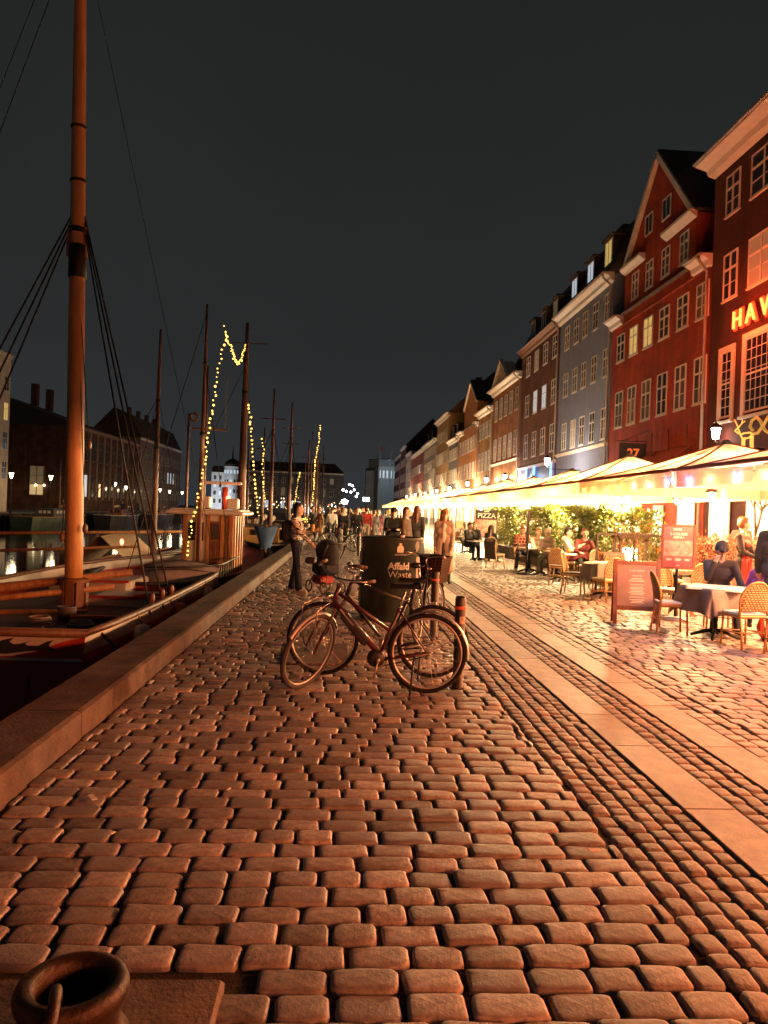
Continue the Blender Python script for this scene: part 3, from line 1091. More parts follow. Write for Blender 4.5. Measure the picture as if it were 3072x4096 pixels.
# painted stern: white field and black dragon tail
wf = MB()
poly = [(-1.72, -.14), (-1.72, .1), (1.68, .1), (1.5, .06), (1.33, .0), (1.15, -.07), (.9, -.125), (.5, -.14)]
wf.prism(poly, 'y', -.008, -.003)
wf.build('painted_field', HWHITE, t)
tail = [(-1.72, -.12), (-1.72, .03), (.74, .02), (.80, .055), (.93, .085), (.88, .04), (.92, .012), (.99, .016), (1.12, .055), (1.05, .02), (1.08, -.0), (1.2, 0.0), (1.3, .05), (1.37, .066), (1.33, .03),
        (1.32, .0), (1.38, -.035), (1.41, -.06), (1.33, -.052), (1.2, -.055), (1.05, -.07), (.85, -.1)]
MB().prism(tail, 'y', -.014, -.009).build('painted_tail', HBLK, t)
# deck fittings
m1 = mast(t, .12, 4.1, -.25, 13.0, .145, .07, MASTP, lean=-.3, bands=((4.5 + .9, .55), (7.0, .05), (7.9, .05), (6.15, .09)), seg=16)
mb = MB()
for k in range(8):
    a = k * pi / 4
    mb.box((.12 + .19 * cos(a), 4.1 + .19 * sin(a), .02), (.06, .13, .58), rz=a)
mb.lathe([(.215, .28), (.225, .3), (.225, .35), (.17, .37)], 16, (.12, 4.1, 0))
mb.build('mast_collar', TEAK, m1)
mb = MB()
for a in (-.55, .55):
    mb.box((-.025 + .13 * (1 if a > 0 else -1), 4.1, 6.0), (.06, .1, .5))
mb.build('mast_cheek', VARN, m1)
MB().tube([(-2.2, 3.6, .02), (-1.1, 4.0, .16), (.95, 4.55, .44)], [.085, .085, .06], 8).build('boom', VARN, t)
MB().tube([(-2.2, 3.35, -.1), (.75, 4.2, .22)], [.06, .05], 8).build('spar', VARN, t)
MB().box((-.55, 3.55, -.22), (2.1, .16, .2), rz=.2).build('deck_beam', VARN, t)
MB().box((-1.2, .55, .0), (.11, .11, .42)).build('bitt', HWHITE, t)
MB().tube([(-1.6, .4, -.05), (-1.05, .9, -.06)], .11, 8).build('rolled_spar', VARN, t)
for i, (x, y, w, d, h, m) in enumerate(((.75, 5.3, 1.3, 1.2, .22, HWHITE), (1.1, 3.2, 1.0, .9, .16, DECKG), (-.3, 6.8, 1.5, 1.6, .36, HWHITE))):
    hb = MB().bevbox((x, y, -.26 + h / 2), (w, d, h), .03).build('hatch', m, t)
    MB().bb(x - w / 2 - .03, x + w / 2 + .03, y - d / 2 - .03, y - d / 2 + .05, -.26 + h, -.22 + h).build('hatch_coaming', HRED, hb)
MB().box((1.28, 4.8, .03), (.7, .1, .05), rz=.5).build('red_plank', HRED, t)
MB().tube([(.9, 1.0, -.2), (.5, 1.1, -.1), (-.3, .9, .05), (-.8, .8, -.12)], .028, 6).build('mooring_line', ROPE, t)
MB().tube([(1.3, .6, .12), (1.65, .5, .15), (1.9, .42, -.05), (1.97, .4, -.4)], .02, 6).build('mooring_line', ROPE, t)
MB().tube([(1.2, .1, .2), (1.1, .06, .02), (1.1, .0, -.5)], .018, 6).build('mooring_line', ROPE, t)
MB().ball((1.0, .9, -.12), .2, sc=(1.6, 1, .5)).build('rope_coil', ROPE, t)
# deck clutter
for i, (x, y) in enumerate(((.9, 2.2), (-.9, 1.6), (.2, 2.5))):
    cb = MB()
    for k in range(4):
        cb.tube([(x + (.2 - .02 * k) * cos(a), y + (.2 - .02 * k) * sin(a), -.17 + .035 * k) for a in [2 * pi * j / 18 for j in range(18)]], .019, 6, closed=True)
    cb.build('rope_coil', ROPEL if i != 1 else ROPE, t)
for i, y in enumerate((1.6, 3.9, 6.4)):
    fd = MB().lathe([(.02, -.34), (.1, -.28), (.115, -.1), (.115, .1), (.1, .26), (.03, .3)], 12, (1.93, y, -.28)).build('fender', HWHITE if i != 1 else M('fender_orange', (.5, .14, .04), .5), t)
    MB().tube([(1.93, y, 0), (1.86, y, .16)], .01, 5).build('fender_line', ROPEL, fd)
MB().lathe([(.11, -.22), (.14, .04), (.145, .05), (.13, .05), (.1, -.2)], 14, (.45, 2.9, 0)).build('bucket', M('bucket_zinc', (.25, .24, .23), .4, metal=.6), t)
for i, (x, y, z) in enumerate(((.3, 4.0, 1.2), (-.05, 3.95, 1.05), (.32, 4.0, 2.6))):
    MB().ball((x, y, z), .07, sc=(.6, .8, 1.3)).build('block', RAILW, t)
    rope(t, (x, y, z), (-.02, 4.05, 5.9), .008, name='halyard')
ztop = 6.25
for i, (x, y, z) in enumerate(((1.85, 2.3, .05), (1.9, 2.9, .05), (1.88, 3.5, .05))):
    rope(t, (.08, 4.1, ztop + .1 * i), (x, y, z), .016, name='shroud')
    rope(t, (-.13, 4.1, ztop + .1 * i), (-1.95 - .1 * i, 3.2 - .5 * i, z), .016, name='shroud')
rope(t, (-.15, 4.1, 11.5), (-1.6, .6, .2), .008, name='topmast_stay')
rope(t, (-.1, 4.1, 11.2), (1.5, 9.5, .4), .006, name='topmast_stay')
rope(t, (-.2, 4.1, 12), (-2.4, 1.4, .2), .007, name='topmast_stay')
for i in range(3):
    MB().ball((1.87, 2.3 + .6 * i, .28), .06, sc=(.7, 1, 1.4)).build('deadeye', TEAK, t)

# ------------------------------ second boat: dinghy on deck, wheelhouse, string lights
t = thing('fishing_boat', 'old fishing boat with wooden wheelhouse and grey foredeck by the quay', 'boat', (-4.25, 15.2, 0))
st, rail = hull(t, 17, 3.6, lambda k: -.02 + .3 * (k - .3) ** 2, -1, .5, [HRED, HBLK, HBLK], M('deck_red', (.30, .035, .03), .6, noise=.3, nscale=3), .12)
rail.build('rail', HBLK, t)
wh = MB()
x0, x1, y0, y1, z0, z1 = .15, 1.40, 4.0, 5.5, -.1, 1.42
wh.bb(x0, x1, y0, y1, z0, z1)
wheel = wh.build('wheelhouse', HWHITE, t)
mb = MB().bevbox(((x0 + x1) / 2 - .05, (y0 + y1) / 2 - .1, z1 + .05), (x1 - x0 + .7, y1 - y0 + .6, .1), .03)
mb.bevbox(((x0 + x1) / 2 - .05, (y0 + y1) / 2 - .1, z1 + .12), (x1 - x0 + .5, y1 - y0 + .5, .05), .02)
mb.build('wheelhouse_roof', HWHITE, wheel)
mb = MB()
for x, w in ((x0 + .03, .09), (x0 + .62, .08), (x0 + .98, .09), (x1 - .05, .1), (x0 + .33, .05)):
    mb.bb(x - w / 2, x + w / 2, y0 - .05, y0 - .002, z0, z1)
for y in (4.1, 4.55, 5.0, 5.42):
    mb.bb(x1 + .002, x1 + .05, y - .06, y + .06, z0, z1)
    mb.bb(x0 - .05, x0 - .002, y - .06, y + .06, z0, z1)
mb.build('post', VARN, wheel)
for xa, xb in ((x0 + .12, x0 + .5),):
    MB().bb(xa, xb, y0 - .03, y0 - .003, .75, 1.22).build('wheelhouse_window', GL['d'], wheel)
for ya, yb in ((4.18, 4.48), (4.63, 4.93), (5.08, 5.35)):
    MB().bb(x1 + .003, x1 + .03, ya, yb, .7, 1.2).build('wheelhouse_window', GL['d'], wheel)
d = MB().bb(x0 + .68, x0 + .92, y0 - .034, y0 - .003, z0, 1.25)
for i in range(4):
    d.bb(x0 + .69 + i * .058, x0 + .735 + i * .058, y0 - .045, y0 - .036, z0 + .05, .72)
d = d.build('wheelhouse_door', TEAK, wheel)
MB().bb(x0 + .71, x0 + .89, y0 - .05, y0 - .037, .8, 1.18).build('door_pane', GL['d'], d)
mb = MB()
mb.bb(x0 + 1.06, x1 - .12, y0 - .045, y0 - .003, z0, z1 - .02)
mb.build('panel', TEAK, wheel)
mb = MB().bevbox((.5, 4.7, z1 + .32), (.36, .4, .3), .03)
mb.build('roof_box', HWHITE, wheel)
mb = MB().bevbox((1.3, 4.5, z1 + .3), (.3, .3, .28), .03)
mb.build('life_raft', HWHITE, wheel)
MB().tube([(1.0, 5, z1 + .1), (1.0, 5, z1 + .75)], .08, 10).build('funnel', M('funnel_red', (.3, .05, .03), .5), wheel)
MB().bevbox((.95, 4.9, z1 + .85), (1.0, .12, .08), .02).build('radar', HWHITE, wheel)
nl = MB().ball((1.12, 4.8, z1 + .45), .06).build('navigation_lamp', E_('lamp_red', (1, .12, .05), 14), wheel)
lamp(nl, (1.12, 4.72, z1 + .45), 6, (1, .15, .06), .05)
MB().bb(-1.0, -.6, 4.4, 4.8, .2, .28).build('deck_box', HWHITE, t)
nl = MB().ball((-1.55, 4.5, .62), .05, sc=(1, 1, 1.7)).build('port_lamp', E_('lamp_red', (1, .12, .05), 14), t)
mA = mast(t, .62, 3.6, -.2, 6.7, .07, .025, MASTD, bands=((3.4, .08), (5.2, .05)))
MB().bb(.35, 1.25, 3.57, 3.63, 3.55, 3.6).build('crosstree', TEAK, mA)
mast(t, 1.15, 3.75, 3.55, 5.1, .012, .01, ROPEL, 'antenna')
mast(t, -.3, 8.8, -.2, 6.1, .07, .04, MASTD, 'mizzen_mast')
mast(t, -.35, 6.5, -.2, 4.3, .045, .035, MASTD, 'signal_post')
MB().tube(arc((-.2, 6.5, 4.2), .11, 0, 6.2, 10), .04, 6).build('lifebuoy', VARN, t)
mB_ = mast(t, .72, 10.2, -.2, 7.9, .15, .055, MASTD, 'main_mast', bands=((5.5, .1), (6.6, .05)))
MB().bb(.1, 1.4, 10.17, 10.2, 7.2, 7.23).build('crosstree', TEAK, mB_)
for a, b in (((.72, 10.2, 6.5), (1.8, 7.5, .1)), ((.72, 10.2, 6.5), (-1.6, 8, .1)), ((.62, 3.6, 6.5), (-.2, .3, .2)), ((.62, 3.6, 5.2), (1.7, 2.0, .1)), ((.72, 10.2, 3), (1.7, 13, .3))):
    rope(t, a, b, .01, name='shroud')
rl = MB()
for i in range(7):
    rl.tube([(1.62 - .02 * i, .9 + i * .45, -.05), (1.62 - .02 * i, .9 + i * .45, .38)], .018, 6)
rl.tube([(.2, .2, .34), (.9, .3, .36), (1.4, .6, .38), (1.6, 1.0, .38), (1.6, 3.8, .38)], .022, 6)
rl.build('guard_rail', BRSS, t)
# dinghy lying across the foredeck
dg = thing('dinghy', 'upturned pale grey wooden dinghy lying on the foredeck', 'rowing boat', (-3.55, 16.7, -.12))
dg.scale = (.62, 1, 1)
P = []
for i in range(15):
    k = i / 14
    L = (k - .5) * 2.6
    w = .58 * (1 - abs(2 * k - 1) ** 3.2 * .75)
    P.append([(L, w * cos(a), .52 * sin(a) * (1 - .25 * abs(2 * k - 1) ** 2)) for a in [pi * j / 8 for j in range(9)]])
MB().grid(P).build('dinghy_hull', M('dinghy_grey', (.42, .40, .38), .6, noise=.2, nscale=4), dg)
mb = MB()
for s in (2, 4, 6):
    mb.tube([Vector(P[i][s]) * 1.012 for i in range(15)], .012, 5)
mb.build('strake', M('dinghy_dark', (.07, .065, .06), .6), dg)

# ------------------------------ covered boat farther out with tan awning
t = thing('tented_boat', 'low dark boat with tan canvas awning over its boom', 'boat', (-6.9, 20.5, 0))
st, rail = hull(t, 10, 2.6, lambda k: -.3 + .3 * (k - .3) ** 2, -1, .4, [HBLK, HRED, HBLK], DECKD)
rail.build('rail', VARN, t)
P = [[(-.2 + x, y, z) for x, z in ((-.95, -.35 + .1), (-.5, .15), (0, .66), (.1, .68), (.62, .22), (1.05, -.12))] for y in (1.2, 2.2, 3.2, 4.4)]
MB().grid([[(p[0] + .0, p[1], p[2] + .04 * sin(p[1] * 3)) for p in r] for r in P]).build('awning', M('tan_canvas', (.62, .45, .30), .8, noise=.12, nscale=3), t)
MB().tube([(-3.4, .4, .66), (2.2, 4.4, .78)], .05, 8).build('boom', VARN, t)
MB().tube([(-3.6, .2, .16), (1.0, 1.1, .4)], .04, 8).build('spar', VARN, t)
mb = mast(t, .85, 3.4, -.6, 7.2, .10, .035, MASTD, bands=((4.9, .08), (3.4, .06)))
for b in ((-1.2, 6.5, -.2), (1.3, 6.6, -.2), (-1.3, .6, -.2), (1.4, .7, -.2)):
    rope(t, (.85, 3.4, 5), b, .012, name='shroud')

# ------------------------------ more boats moored beyond
far = [
    ('boat with green hull and yellow cabin behind the wheelhouse', -4.2, 32, 13, 3.6, HGRN, OCS, [(.6, 4, 7.4, .11), (-.3, 8.5, 6.0, .09)]),
    ('two-masted boat with furled brown sail farther along the quay', -4.4, 46, 15, 3.8, HBLK, TEAK, [(.7, 3, 8.6, .13), (.2, 9, 8.0, .11)]),
    ('white cabin boat moored beyond the two-masted boat', -4.3, 62, 13, 3.6, HWHITE, HWHITE, [(1.0, 2.5, 7.6, .12), (.5, 7, 6.0, .1)]),
    ('dark ketch with yellow-lit deck moored far up the canal', -4.4, 76, 15, 3.8, HBLK, DECKG, [(1.3, 3, 9.0, .12), (.4, 9, 10.5, .12)]),
    ('small blue boat near the head of the canal', -4.2, 93, 12, 3.4, M('hull_blue', (.03, .06, .16), .5), HWHITE, [(.4, 3, 9.5, .1), (.0, 8, 8.0, .1)]),
    ('tarred cutter between the blue boat and the canal head', -4.6, 108, 14, 3.8, HBLK, TEAK, [(1.2, 3, 10, .12), (.2, 9, 9.0, .1)]),
    ('old schooner at the very head of the canal', -5.5, 128, 18, 4.4, HGRN, DECKG, [(1.4, 3, 13, .14), (.6, 8, 12.0, .13), (-.4, 13, 10, .1)]),
    ('outer two-masted boat rafted beside the white cabin boat', -8.6, 58, 14, 3.8, HBLK, TEAK, [(.6, 3, 7.5, .12), (-.6, 9, 6.5, .1)]),
    ('far sloop moored against the opposite bank', -29.5, 92, 14, 3.8, HBLK, TEAK, [(.0, 4, 9, .12), (.3, 9, 7.5, .1)]),
    ('low barge lying under the opposite bank wall', -29.8, 70, 16, 3.8, HGRN, DECKG, [(0, 9, 6, .1)]),
    ('black lugger moored across the canal past the barge', -29.4, 112, 14, 3.8, HBLK, VARN, [(0, 4, 10, .13), (0, 9, 8, .1)]),
]
for i, (lb, x, y, L, B, hm, cm_, ms) in enumerate(far):
    t = thing('moored_boat', lb, 'boat', (x, y, 0), group='boats moored along the canal')
    st, rail = hull(t, L, B, lambda k: -.05 + .45 * (k - .35) ** 2, -1, .55, [hm, hm, HBLK], DECKD)
    rail.build('rail', VARN if i % 2 else HWHITE, t)
    c = MB().bevbox((.2, L * .4, .28), (B * .5, L * .22, .85), .06).build('cabin', cm_, t)
    MB().bevbox((.2, L * .4, .74), (B * .56, L * .25, .07), .02).build('cabin_roof', DECKG, c)
    for k in range(3):
        MB().bb(.2 + B * .25 + .004, .2 + B * .25 + .03, L * .33 + k * .8, L * .33 + .45 + k * .8, .3, .58).build('cabin_window', GL['p' if i % 2 else 'd'], c)
        MB().bb(-.3 + k * .42, -.02 + k * .42, L * .29 - .03, L * .29 - .004, .3, .58).build('cabin_window', GL['p' if i % 2 else 'd'], c)
    for k, (mx_, my_, mh, mr) in enumerate(ms):
        m_ = mast(t, mx_, my_, -.3, mh, mr, mr * .4, MASTD, bands=((mh * .72, .07),))
        MB().bb(mx_ - .6, mx_ + .6, my_ - .03, my_, mh * .8, mh * .8 + .05).build('crosstree', TEAK, m_)
        MB().tube([(mx_, my_, .9), (mx_ - .1, my_ + 3.2, 1.05)], .06, 6).build('boom', TEAK, t)
        MB().tube([(mx_, my_ + .2, 1.05), (mx_, my_ + 1.5, 1.14), (mx_ - .1, my_ + 3, 1.15)], [.09, .15, .07], 7).build('furled_sail', M('sail_brown', (.13, .055, .04), .9) if i % 2 else M('sail_cream', (.45, .38, .30), .9), t)
        for b in ((B * .46, my_ + 1), (-B * .46, my_ + 1), (B * .46, my_ - 1), (-B * .46, my_ - 1)):
            rope(t, (mx_, my_, mh * .74), (b[0], b[1], .1), .012, name='shroud')
bt = thing('draped_blue_tarpaulin', 'blue tarpaulin bundle hung on the boat rail behind the wheelhouse', 'tarpaulin', (-2.75, 26.2, .35))
MB().grid([[(.42 * cos(a) * (1 - .2 * j), .25 * sin(a), .62 - .25 * j - .04 * sin(a * 3)) for j in range(4)] for a in [2 * pi * k / 12 for k in range(13)]]).build('sheet', M('tarp_blue', (.03, .10, .26), .6, noise=.3, nscale=4), bt)
MB().tube([(0, 0, -1), (0, 0, .7)], .05, 6).build('post', TEAK, bt)

# ------------------------------ strings of lights
BULB = MB().ball((0, 0, 0), .027, 8, 5).mesh('bulb', E_('bulb_yellow', (1, .60, .12), 3.2))
BULB2 = MB().ball((0, 0, 0), .036, 8, 5).mesh('bulb', MATS['bulb_yellow'])


def light_string(label, pts, step, jit=.03, me=None, group='fairy light strings on the masts', power=0):
    t = thing('light_string', label, 'string lights', pts[0], group=group)
    o = Vector(pts[0])
    P = [Vector(p) - o for p in pts]
    MB().tube(P, .008, 5).build('cord', ROPE, t)
    for a, b in zip(P[:-1], P[1:]):
        n = max(1, int((b - a).length / step))
        for i in range(n):
            p = a.lerp(b, (i + RND.uniform(.3, .7)) / n)
            put('bulb', me or BULB, t, (p.x + RND.uniform(-jit, jit), p.y + RND.uniform(-jit, jit), p.z + RND.uniform(-jit, jit) * .6), sc=(RND.uniform(.65, 1.2),) * 3)
    if power:
        q = P[len(P) // 2]
        lamp(t, q, power, (1, .7, .25), .3)
    return t


# heights follow the photographed run: down from the mast top to the wheelhouse side, and a slack bight to the main mast
pa = [(-3.19, 18.7, 6.24), (-3.13, 18.7, 5.86), (-3.22, 18.7, 5.51), (-3.3, 18.7, 4.92), (-3.34, 18.7, 4.46), (-3.43, 18.7, 3.76), (-3.5, 18.7, 3.18), (-3.56, 18.7, 2.6), (-3.64, 18.7, 2.13), (-3.7, 18.7, 1.67), (-3.8, 18.7, 1.2), (-3.86, 18.8, 0.79), (-3.94, 18.9, 0.33)]
light_string('yellow fairy lights running down beside the wheelhouse', pa, .105, power=14)
pb = [(-3.14, 18.7, 5.91), (-3.22, 20, 5.97), (-3.34, 21.5, 5.9), (-3.43, 23, 6.03), (-3.51, 24.2, 6.44), (-3.55, 25.2, 7.15)]
light_string('yellow fairy lights hanging in a slack loop between two masts', pb, .15)
pc = [(-3.36, 25.2, 5.14), (-3.25, 25.2, 4.23), (-3.19, 25.2, 3.45), (-3.12, 25.2, 2.83), (-3.04, 25.2, 2.21), (-2.96, 25.2, 1.66), (-2.87, 25.2, 1.27)]
light_string('yellow fairy lights dropping along the thick main mast', pc, .13, me=BULB2, power=8)
pd = [(-4.12, 36, 5.02), (-4.01, 36, 4.36), (-4.06, 36, 3.79), (-4.01, 36, 3.13), (-3.9, 36, 2.0)]
light_string('short fairy light cluster on the green boat mast', pd, .14, me=BULB2)
pe = [(-2.93, 79, 10.66), (-3.06, 79, 8.54), (-3.38, 79, 6.56), (-3.39, 79, 4.09), (-3.49, 79, 2.61), (-3.6, 78.8, 1.0)]
light_string('fairy lights curving down the distant ketch mast', pe, .22, me=MB().ball((0, 0, 0), .07, 7, 4).mesh('bulb', MATS['bulb_yellow']), jit=.06)
pf = [(-4.04, 65, 4.83), (-4.31, 65, 3.2), (-4.39, 65, 2.18), (-4.5, 65, 1.0)]
light_string('fairy lights on the white cabin boat mast', pf, .18, me=MB().ball((0, 0, 0), .06, 7, 4).mesh('bulb', MATS['bulb_yellow']), jit=.05)
pg = [(-3.9, 60, .7), (-3.2, 61, .85), (-2.7, 62, .7), (-3.3, 62.5, .6)]
light_string('bright heap of fairy lights on a cabin roof', pg, .08, me=MB().ball((0, 0, 0), .05, 7, 4).mesh('bulb', MATS['bulb_yellow']), jit=.12)

# chains of small lamps over the stalls at the canal head
gl = thing('stall_light_chain', 'chain of small white and amber lamps over the stalls at the canal head', 'string lights', (-14, 188, 0))
mg = [MB().ball((0, 0, 0), r_, 7, 4).mesh('bulb', E_(n_, c_, s_)) for r_, n_, c_, s_ in ((.16, 'stall_white', (1, .9, .75), 7), (.12, 'stall_amber', (1, .6, .2), 6), (.14, 'stall_red', (1, .15, .1), 4))]
for i in range(70):
    put('bulb', mg[RND.choice((0, 0, 1, 1, 2))], gl, (RND.uniform(-12, 15), RND.uniform(0, 14), RND.choice((1.2, 1.8, 2.4, 2.4, 3.2, 4.2)) + RND.uniform(-.3, .3)))
# ================================================================== restaurant terrace
CANV = M('cream_canvas', (.84, .79, .75), .85, noise=.1, nscale=3, transl=.45)
CANVO = M('orange_canvas', (.86, .64, .40), .85, noise=.1, nscale=3, transl=.45)
CANVV = M('peach_valance', (.70, .50, .40), .85, noise=.12, nscale=3, transl=.28)
CANVR = M('rust_canvas', (.42, .13, .08), .85, noise=.12, nscale=3, transl=.25)
POLE = M('white_pole', (.75, .70, .62), .45)
WARM, AMBER, CREAMY = (1, .66, .31), (1, .232, .068), (1, .37, .135)
PITCHP, C0 = 4.65, 13.35


def parasol(label, yc, x0, x1, canv, val, ztop, zed, power, col, detail=True, colored=False):
    hw, hl = (x1 - x0) / 2, PITCHP / 2 - .07
    t = thing('parasol', label, 'parasol', ((x0 + x1) / 2, yc, 0), group='parasols over the restaurant terraces')
    n = 8 if detail else 3
    P = []
    mb = MB()
    ap = (0, 0, ztop)
    co = [(-hw, -hl), (hw, -hl), (hw, hl), (-hw, hl)]
    for k in range(4):
        a, b = co[k], co[(k + 1) % 4]
        rows = []
        for i in range(n + 1):
            s = i / n
            row = []
            for j in range(n + 1):
                q = j / n
                x, y = a[0] + (b[0] - a[0]) * q, a[1] + (b[1] - a[1]) * q
                sag = -.07 * sin(pi * q) * s - .05 * sin(pi * s)
                row.append((x * s, y * s, ztop + (zed - ztop) * s + sag))
            rows.append(row)
        mb.grid(rows[::-1])
    mb.lathe([(.13, ztop - .04), (.06, ztop + .05), (0, ztop + .06)], 8)
    mb.build('canopy', canv, t)
    mb = MB()
    for k in range(4):
        a, b = Vector(co[k] + (0,)), Vector(co[(k + 1) % 4] + (0,))
        halves = ((.0, .475), (.485, 1.0)) if detail else ((0, 1),)
        for s0, s1 in halves:
            m = 10 if detail else 3
            out = (b - a).normalized().cross(Vector((0, 0, 1)))
            rows = []
            for i in range(m + 1):
                q = s0 + (s1 - s0) * i / m
                p = a.lerp(b, q)
                w = .018 * sin(q * 23 + k)
                z = zed - .07 * sin(pi * q)
                rows.append([(p.x + out.x * (w + .01), p.y + out.y * (w + .01), z + .01), (p.x + out.x * (w * 1.5), p.y + out.y * (w * 1.5), z - .13), (p.x + out.x * w * 2, p.y + out.y * w * 2, zed - .26)])
            mb.grid(rows)
    mb.build('valance', val, t)
    MB().tube([(0, 0, 0), (0, 0, ztop)], .05, 10).build('pole', POLE, t)
    MB().bevbox((0, 0, .05), (.7, .7, .1), .03).build('base', M('base_stone', (.4, .36, .32), .8, noise=.2, nscale=5), t)
    if detail:
        for x, y in co:
            MB().tube([(0, 0, ztop + .012)] + [(x * q, y * q, ztop + (zed - ztop) * q - .05 * sin(pi * q) + .012) for q in (.25, .5, .75, 1)], .013, 5).build('seam', CANVR, t)
        MB().tube([(x, y, zed + .012) for x, y in co], .03, 6, closed=True).build('shaded_edge', CANVR, t)  # rust tube added for the shade on the canopy's front slope
        for x, y in co + [(-hw, 0), (hw, 0), (0, hl), (0, -hl)]:
            MB().tube([(x * .02, y * .02, ztop - .09), (x * .98, y * .98, zed - .05)], .014, 5).build('rib', POLE, t)
    hz = zed - .34
    for x, y in ((-hw * .12, 0), (hw * .62, 0)):
        hb = MB().lathe([(.03, hz + .22), (.12, hz + .14), (.13, hz + .12), (.03, hz + .13)], 10, (x, y, 0))
        hb.tube([(x, y, hz + .2), (x * .9, y, zed + .1)], .01, 5)
        hb = hb.build('lamp_shade', BRSS, t)
        MB().ball((x, y, hz + .06), .07).build('lamp_bulb', E_('bulb_warm', (1, .72, .36), 30), hb)
    for x in (-hw * .12, hw * .62):
        lamp(t, (x, 0, hz - .06), power / 2, col, .09)
    return t


order = ['nearest', 'second', 'third', 'fourth', 'fifth', 'sixth', 'seventh', 'eighth', 'ninth', 'tenth', 'eleventh', 'twelfth', 'thirteenth', 'fourteenth', 'fifteenth', 'sixteenth', 'seventeenth', 'eighteenth', 'nineteenth', 'twentieth']
desc = {0: 'large cream parasol with coloured lights over the cloth-covered tables', 1: 'orange parasol with striped glowing valance beside the cream one',
        2: 'orange parasol above the laurel hedge', -1: 'cream parasol at the right edge with its valance cut by the frame'}
for k in range(-5, 19):
    yc = C0 + PITCHP * k
    lb = desc.get(k) or ('%s parasol along the street counted from the cream one' % order[k] if k > 0 else '%s parasol behind the viewer along the terrace' % order[-k])
    near = k <= 1
    big = -2 <= k <= 5
    canv = CANV if k in (0, -1, 5, 6, 9) or k < -1 else CANVO
    parasol(lb, yc, 5.0, 9.0 if k < 5 else 8.6, canv, CANVV if k < 1 else CANVO, 3.15 + .1 * (k % 3 == 1), 2.44, (1700 if k < -1 else 2450) if k < 1 else (3700 if k < 8 else 2600), (AMBER if k < -1 else CREAMY) if k < 1 else WARM, big)

# coloured bulbs behind the near valances
CB = [((.1, .55, 1), 'blue'), ((.2, 1, .55), 'green'), ((1, .62, .1), 'yellow'), ((.55, .35, 1), 'violet')]
cs = thing('coloured_light_string', 'string of blue green and yellow bulbs behind the cream valance', 'string lights', (5.07, 6.6, 2.3))
MB().tube([(0, 0, .03), (0, 9.2, .03)], .006, 4).build('cord', ROPE, cs)
ml = {n: MB().ball((0, 0, 0), .035, 8, 5).mesh('bulb', E_('bulb_' + n, c, 26)) for c, n in CB}
seq = ['violet', 'blue', 'green', 'blue', 'green', 'violet', 'blue', 'green', 'green', 'yellow', 'yellow', 'yellow', 'yellow']
for i, n in enumerate(seq):
    y = .6 + i * .68
    put('bulb', ml[n], cs, (0, y, 0))
    lamp(cs, (0.02, y, -.03), {'blue': 20, 'violet': 24, 'green': 12, 'yellow': 20}[n], dict((b, a) for a, b in CB)[n], .03)

# rust awnings on the red house and number board
aw = thing('awning', 'rust red slanted shop awnings on the gabled red house', 'awning', (12.9, 0, 0))
for y0, y1 in ((27.0, 29.9), (30.2, 33.0)):
    P = [[(0 - 1.3 * s, y0 + (y1 - y0) * q, 4.6 - 1.1 * s - .05 * sin(q * 9)) for q in (0, .25, .5, .75, 1)] for s in (0, .5, 1)]
    MB().grid(P).build('awning_cloth', CANVR, aw)
sg = thing('number_sign', 'dark hanging board with orange number 27 on iron bracket', 'sign', (12.2, 31.0, 4.62))
MB().bb(-.62, .55, -.03, .03, -.5, .32).build('board', M('sign_black', (.03, .025, .02), .6), sg)
tm = text_mesh('27', .52, .006, 'CENTER', .012)
tm.materials.append(E_('sign_orange', (1, .25, .06), .55))
put('lettering', tm, sg, (-.02, -.036, -.28), rot=(pi / 2, 0, 0))
MB().tube([(-.75, 0, .4), (.65, 0, .4)], .02, 6).tube([(.65, 0, .9), (-.5, 0, .4)], .012, 6).build('bracket', IRON, sg)
for i in range(5):
    MB().tube([(0, 0, 0), (-.02, 0, 1.05)], .02, 5).tube([(0, 0, .1), (.2, 0, .1)], .015, 4).build('flag_holder', IRON, loc=(12.8, 27.3 + i * 1.6, 4.3), cat='flag holder', group='flag holders on the red house',
                                                         label=['flag spike nearest the drainpipe on the red house', 'second flag spike from the drainpipe on the red house', 'middle flag spike on the red house', 'flag spike above the number 27 board', 'flag spike farthest from the drainpipe on the red house'][i])

# neon lettering
ne = thing('neon_sign', 'red neon capital letters on the dark oxblood house', 'neon sign', (12.9, 24.27, 8.17))
NEON = M('neon_red', (1, .2, .05), emit=(1, .27, .05), es=3.2)
for i, ch in enumerate('HAV'):
    tm = text_mesh(ch, .86, .03, 'LEFT', -.004)
    tm.materials.append(NEON)
    t2 = text_mesh(ch, .86, .02, 'LEFT', .05)
    t2.materials.append(M('neon_halo', (1, .05, .01), emit=(1, .035, .006), es=2.6))
    put('letter_halo', t2, ne, (-.05, -i * .84, 0), rot=(pi / 2, 0, -pi / 2))  # halo of the neon built as a bolder glowing letter behind
    put('letter', tm, ne, (-.12, -i * .84, 0), rot=(pi / 2, 0, -pi / 2))
for i in range(3):
    lamp(ne, (-1.1, -.3 - i * .7, .3), 130, (1, .12, .03), .25)
    lamp(ne, (-.4, -.2 - i * .84, .25), 30, (1, .06, .012), .2)
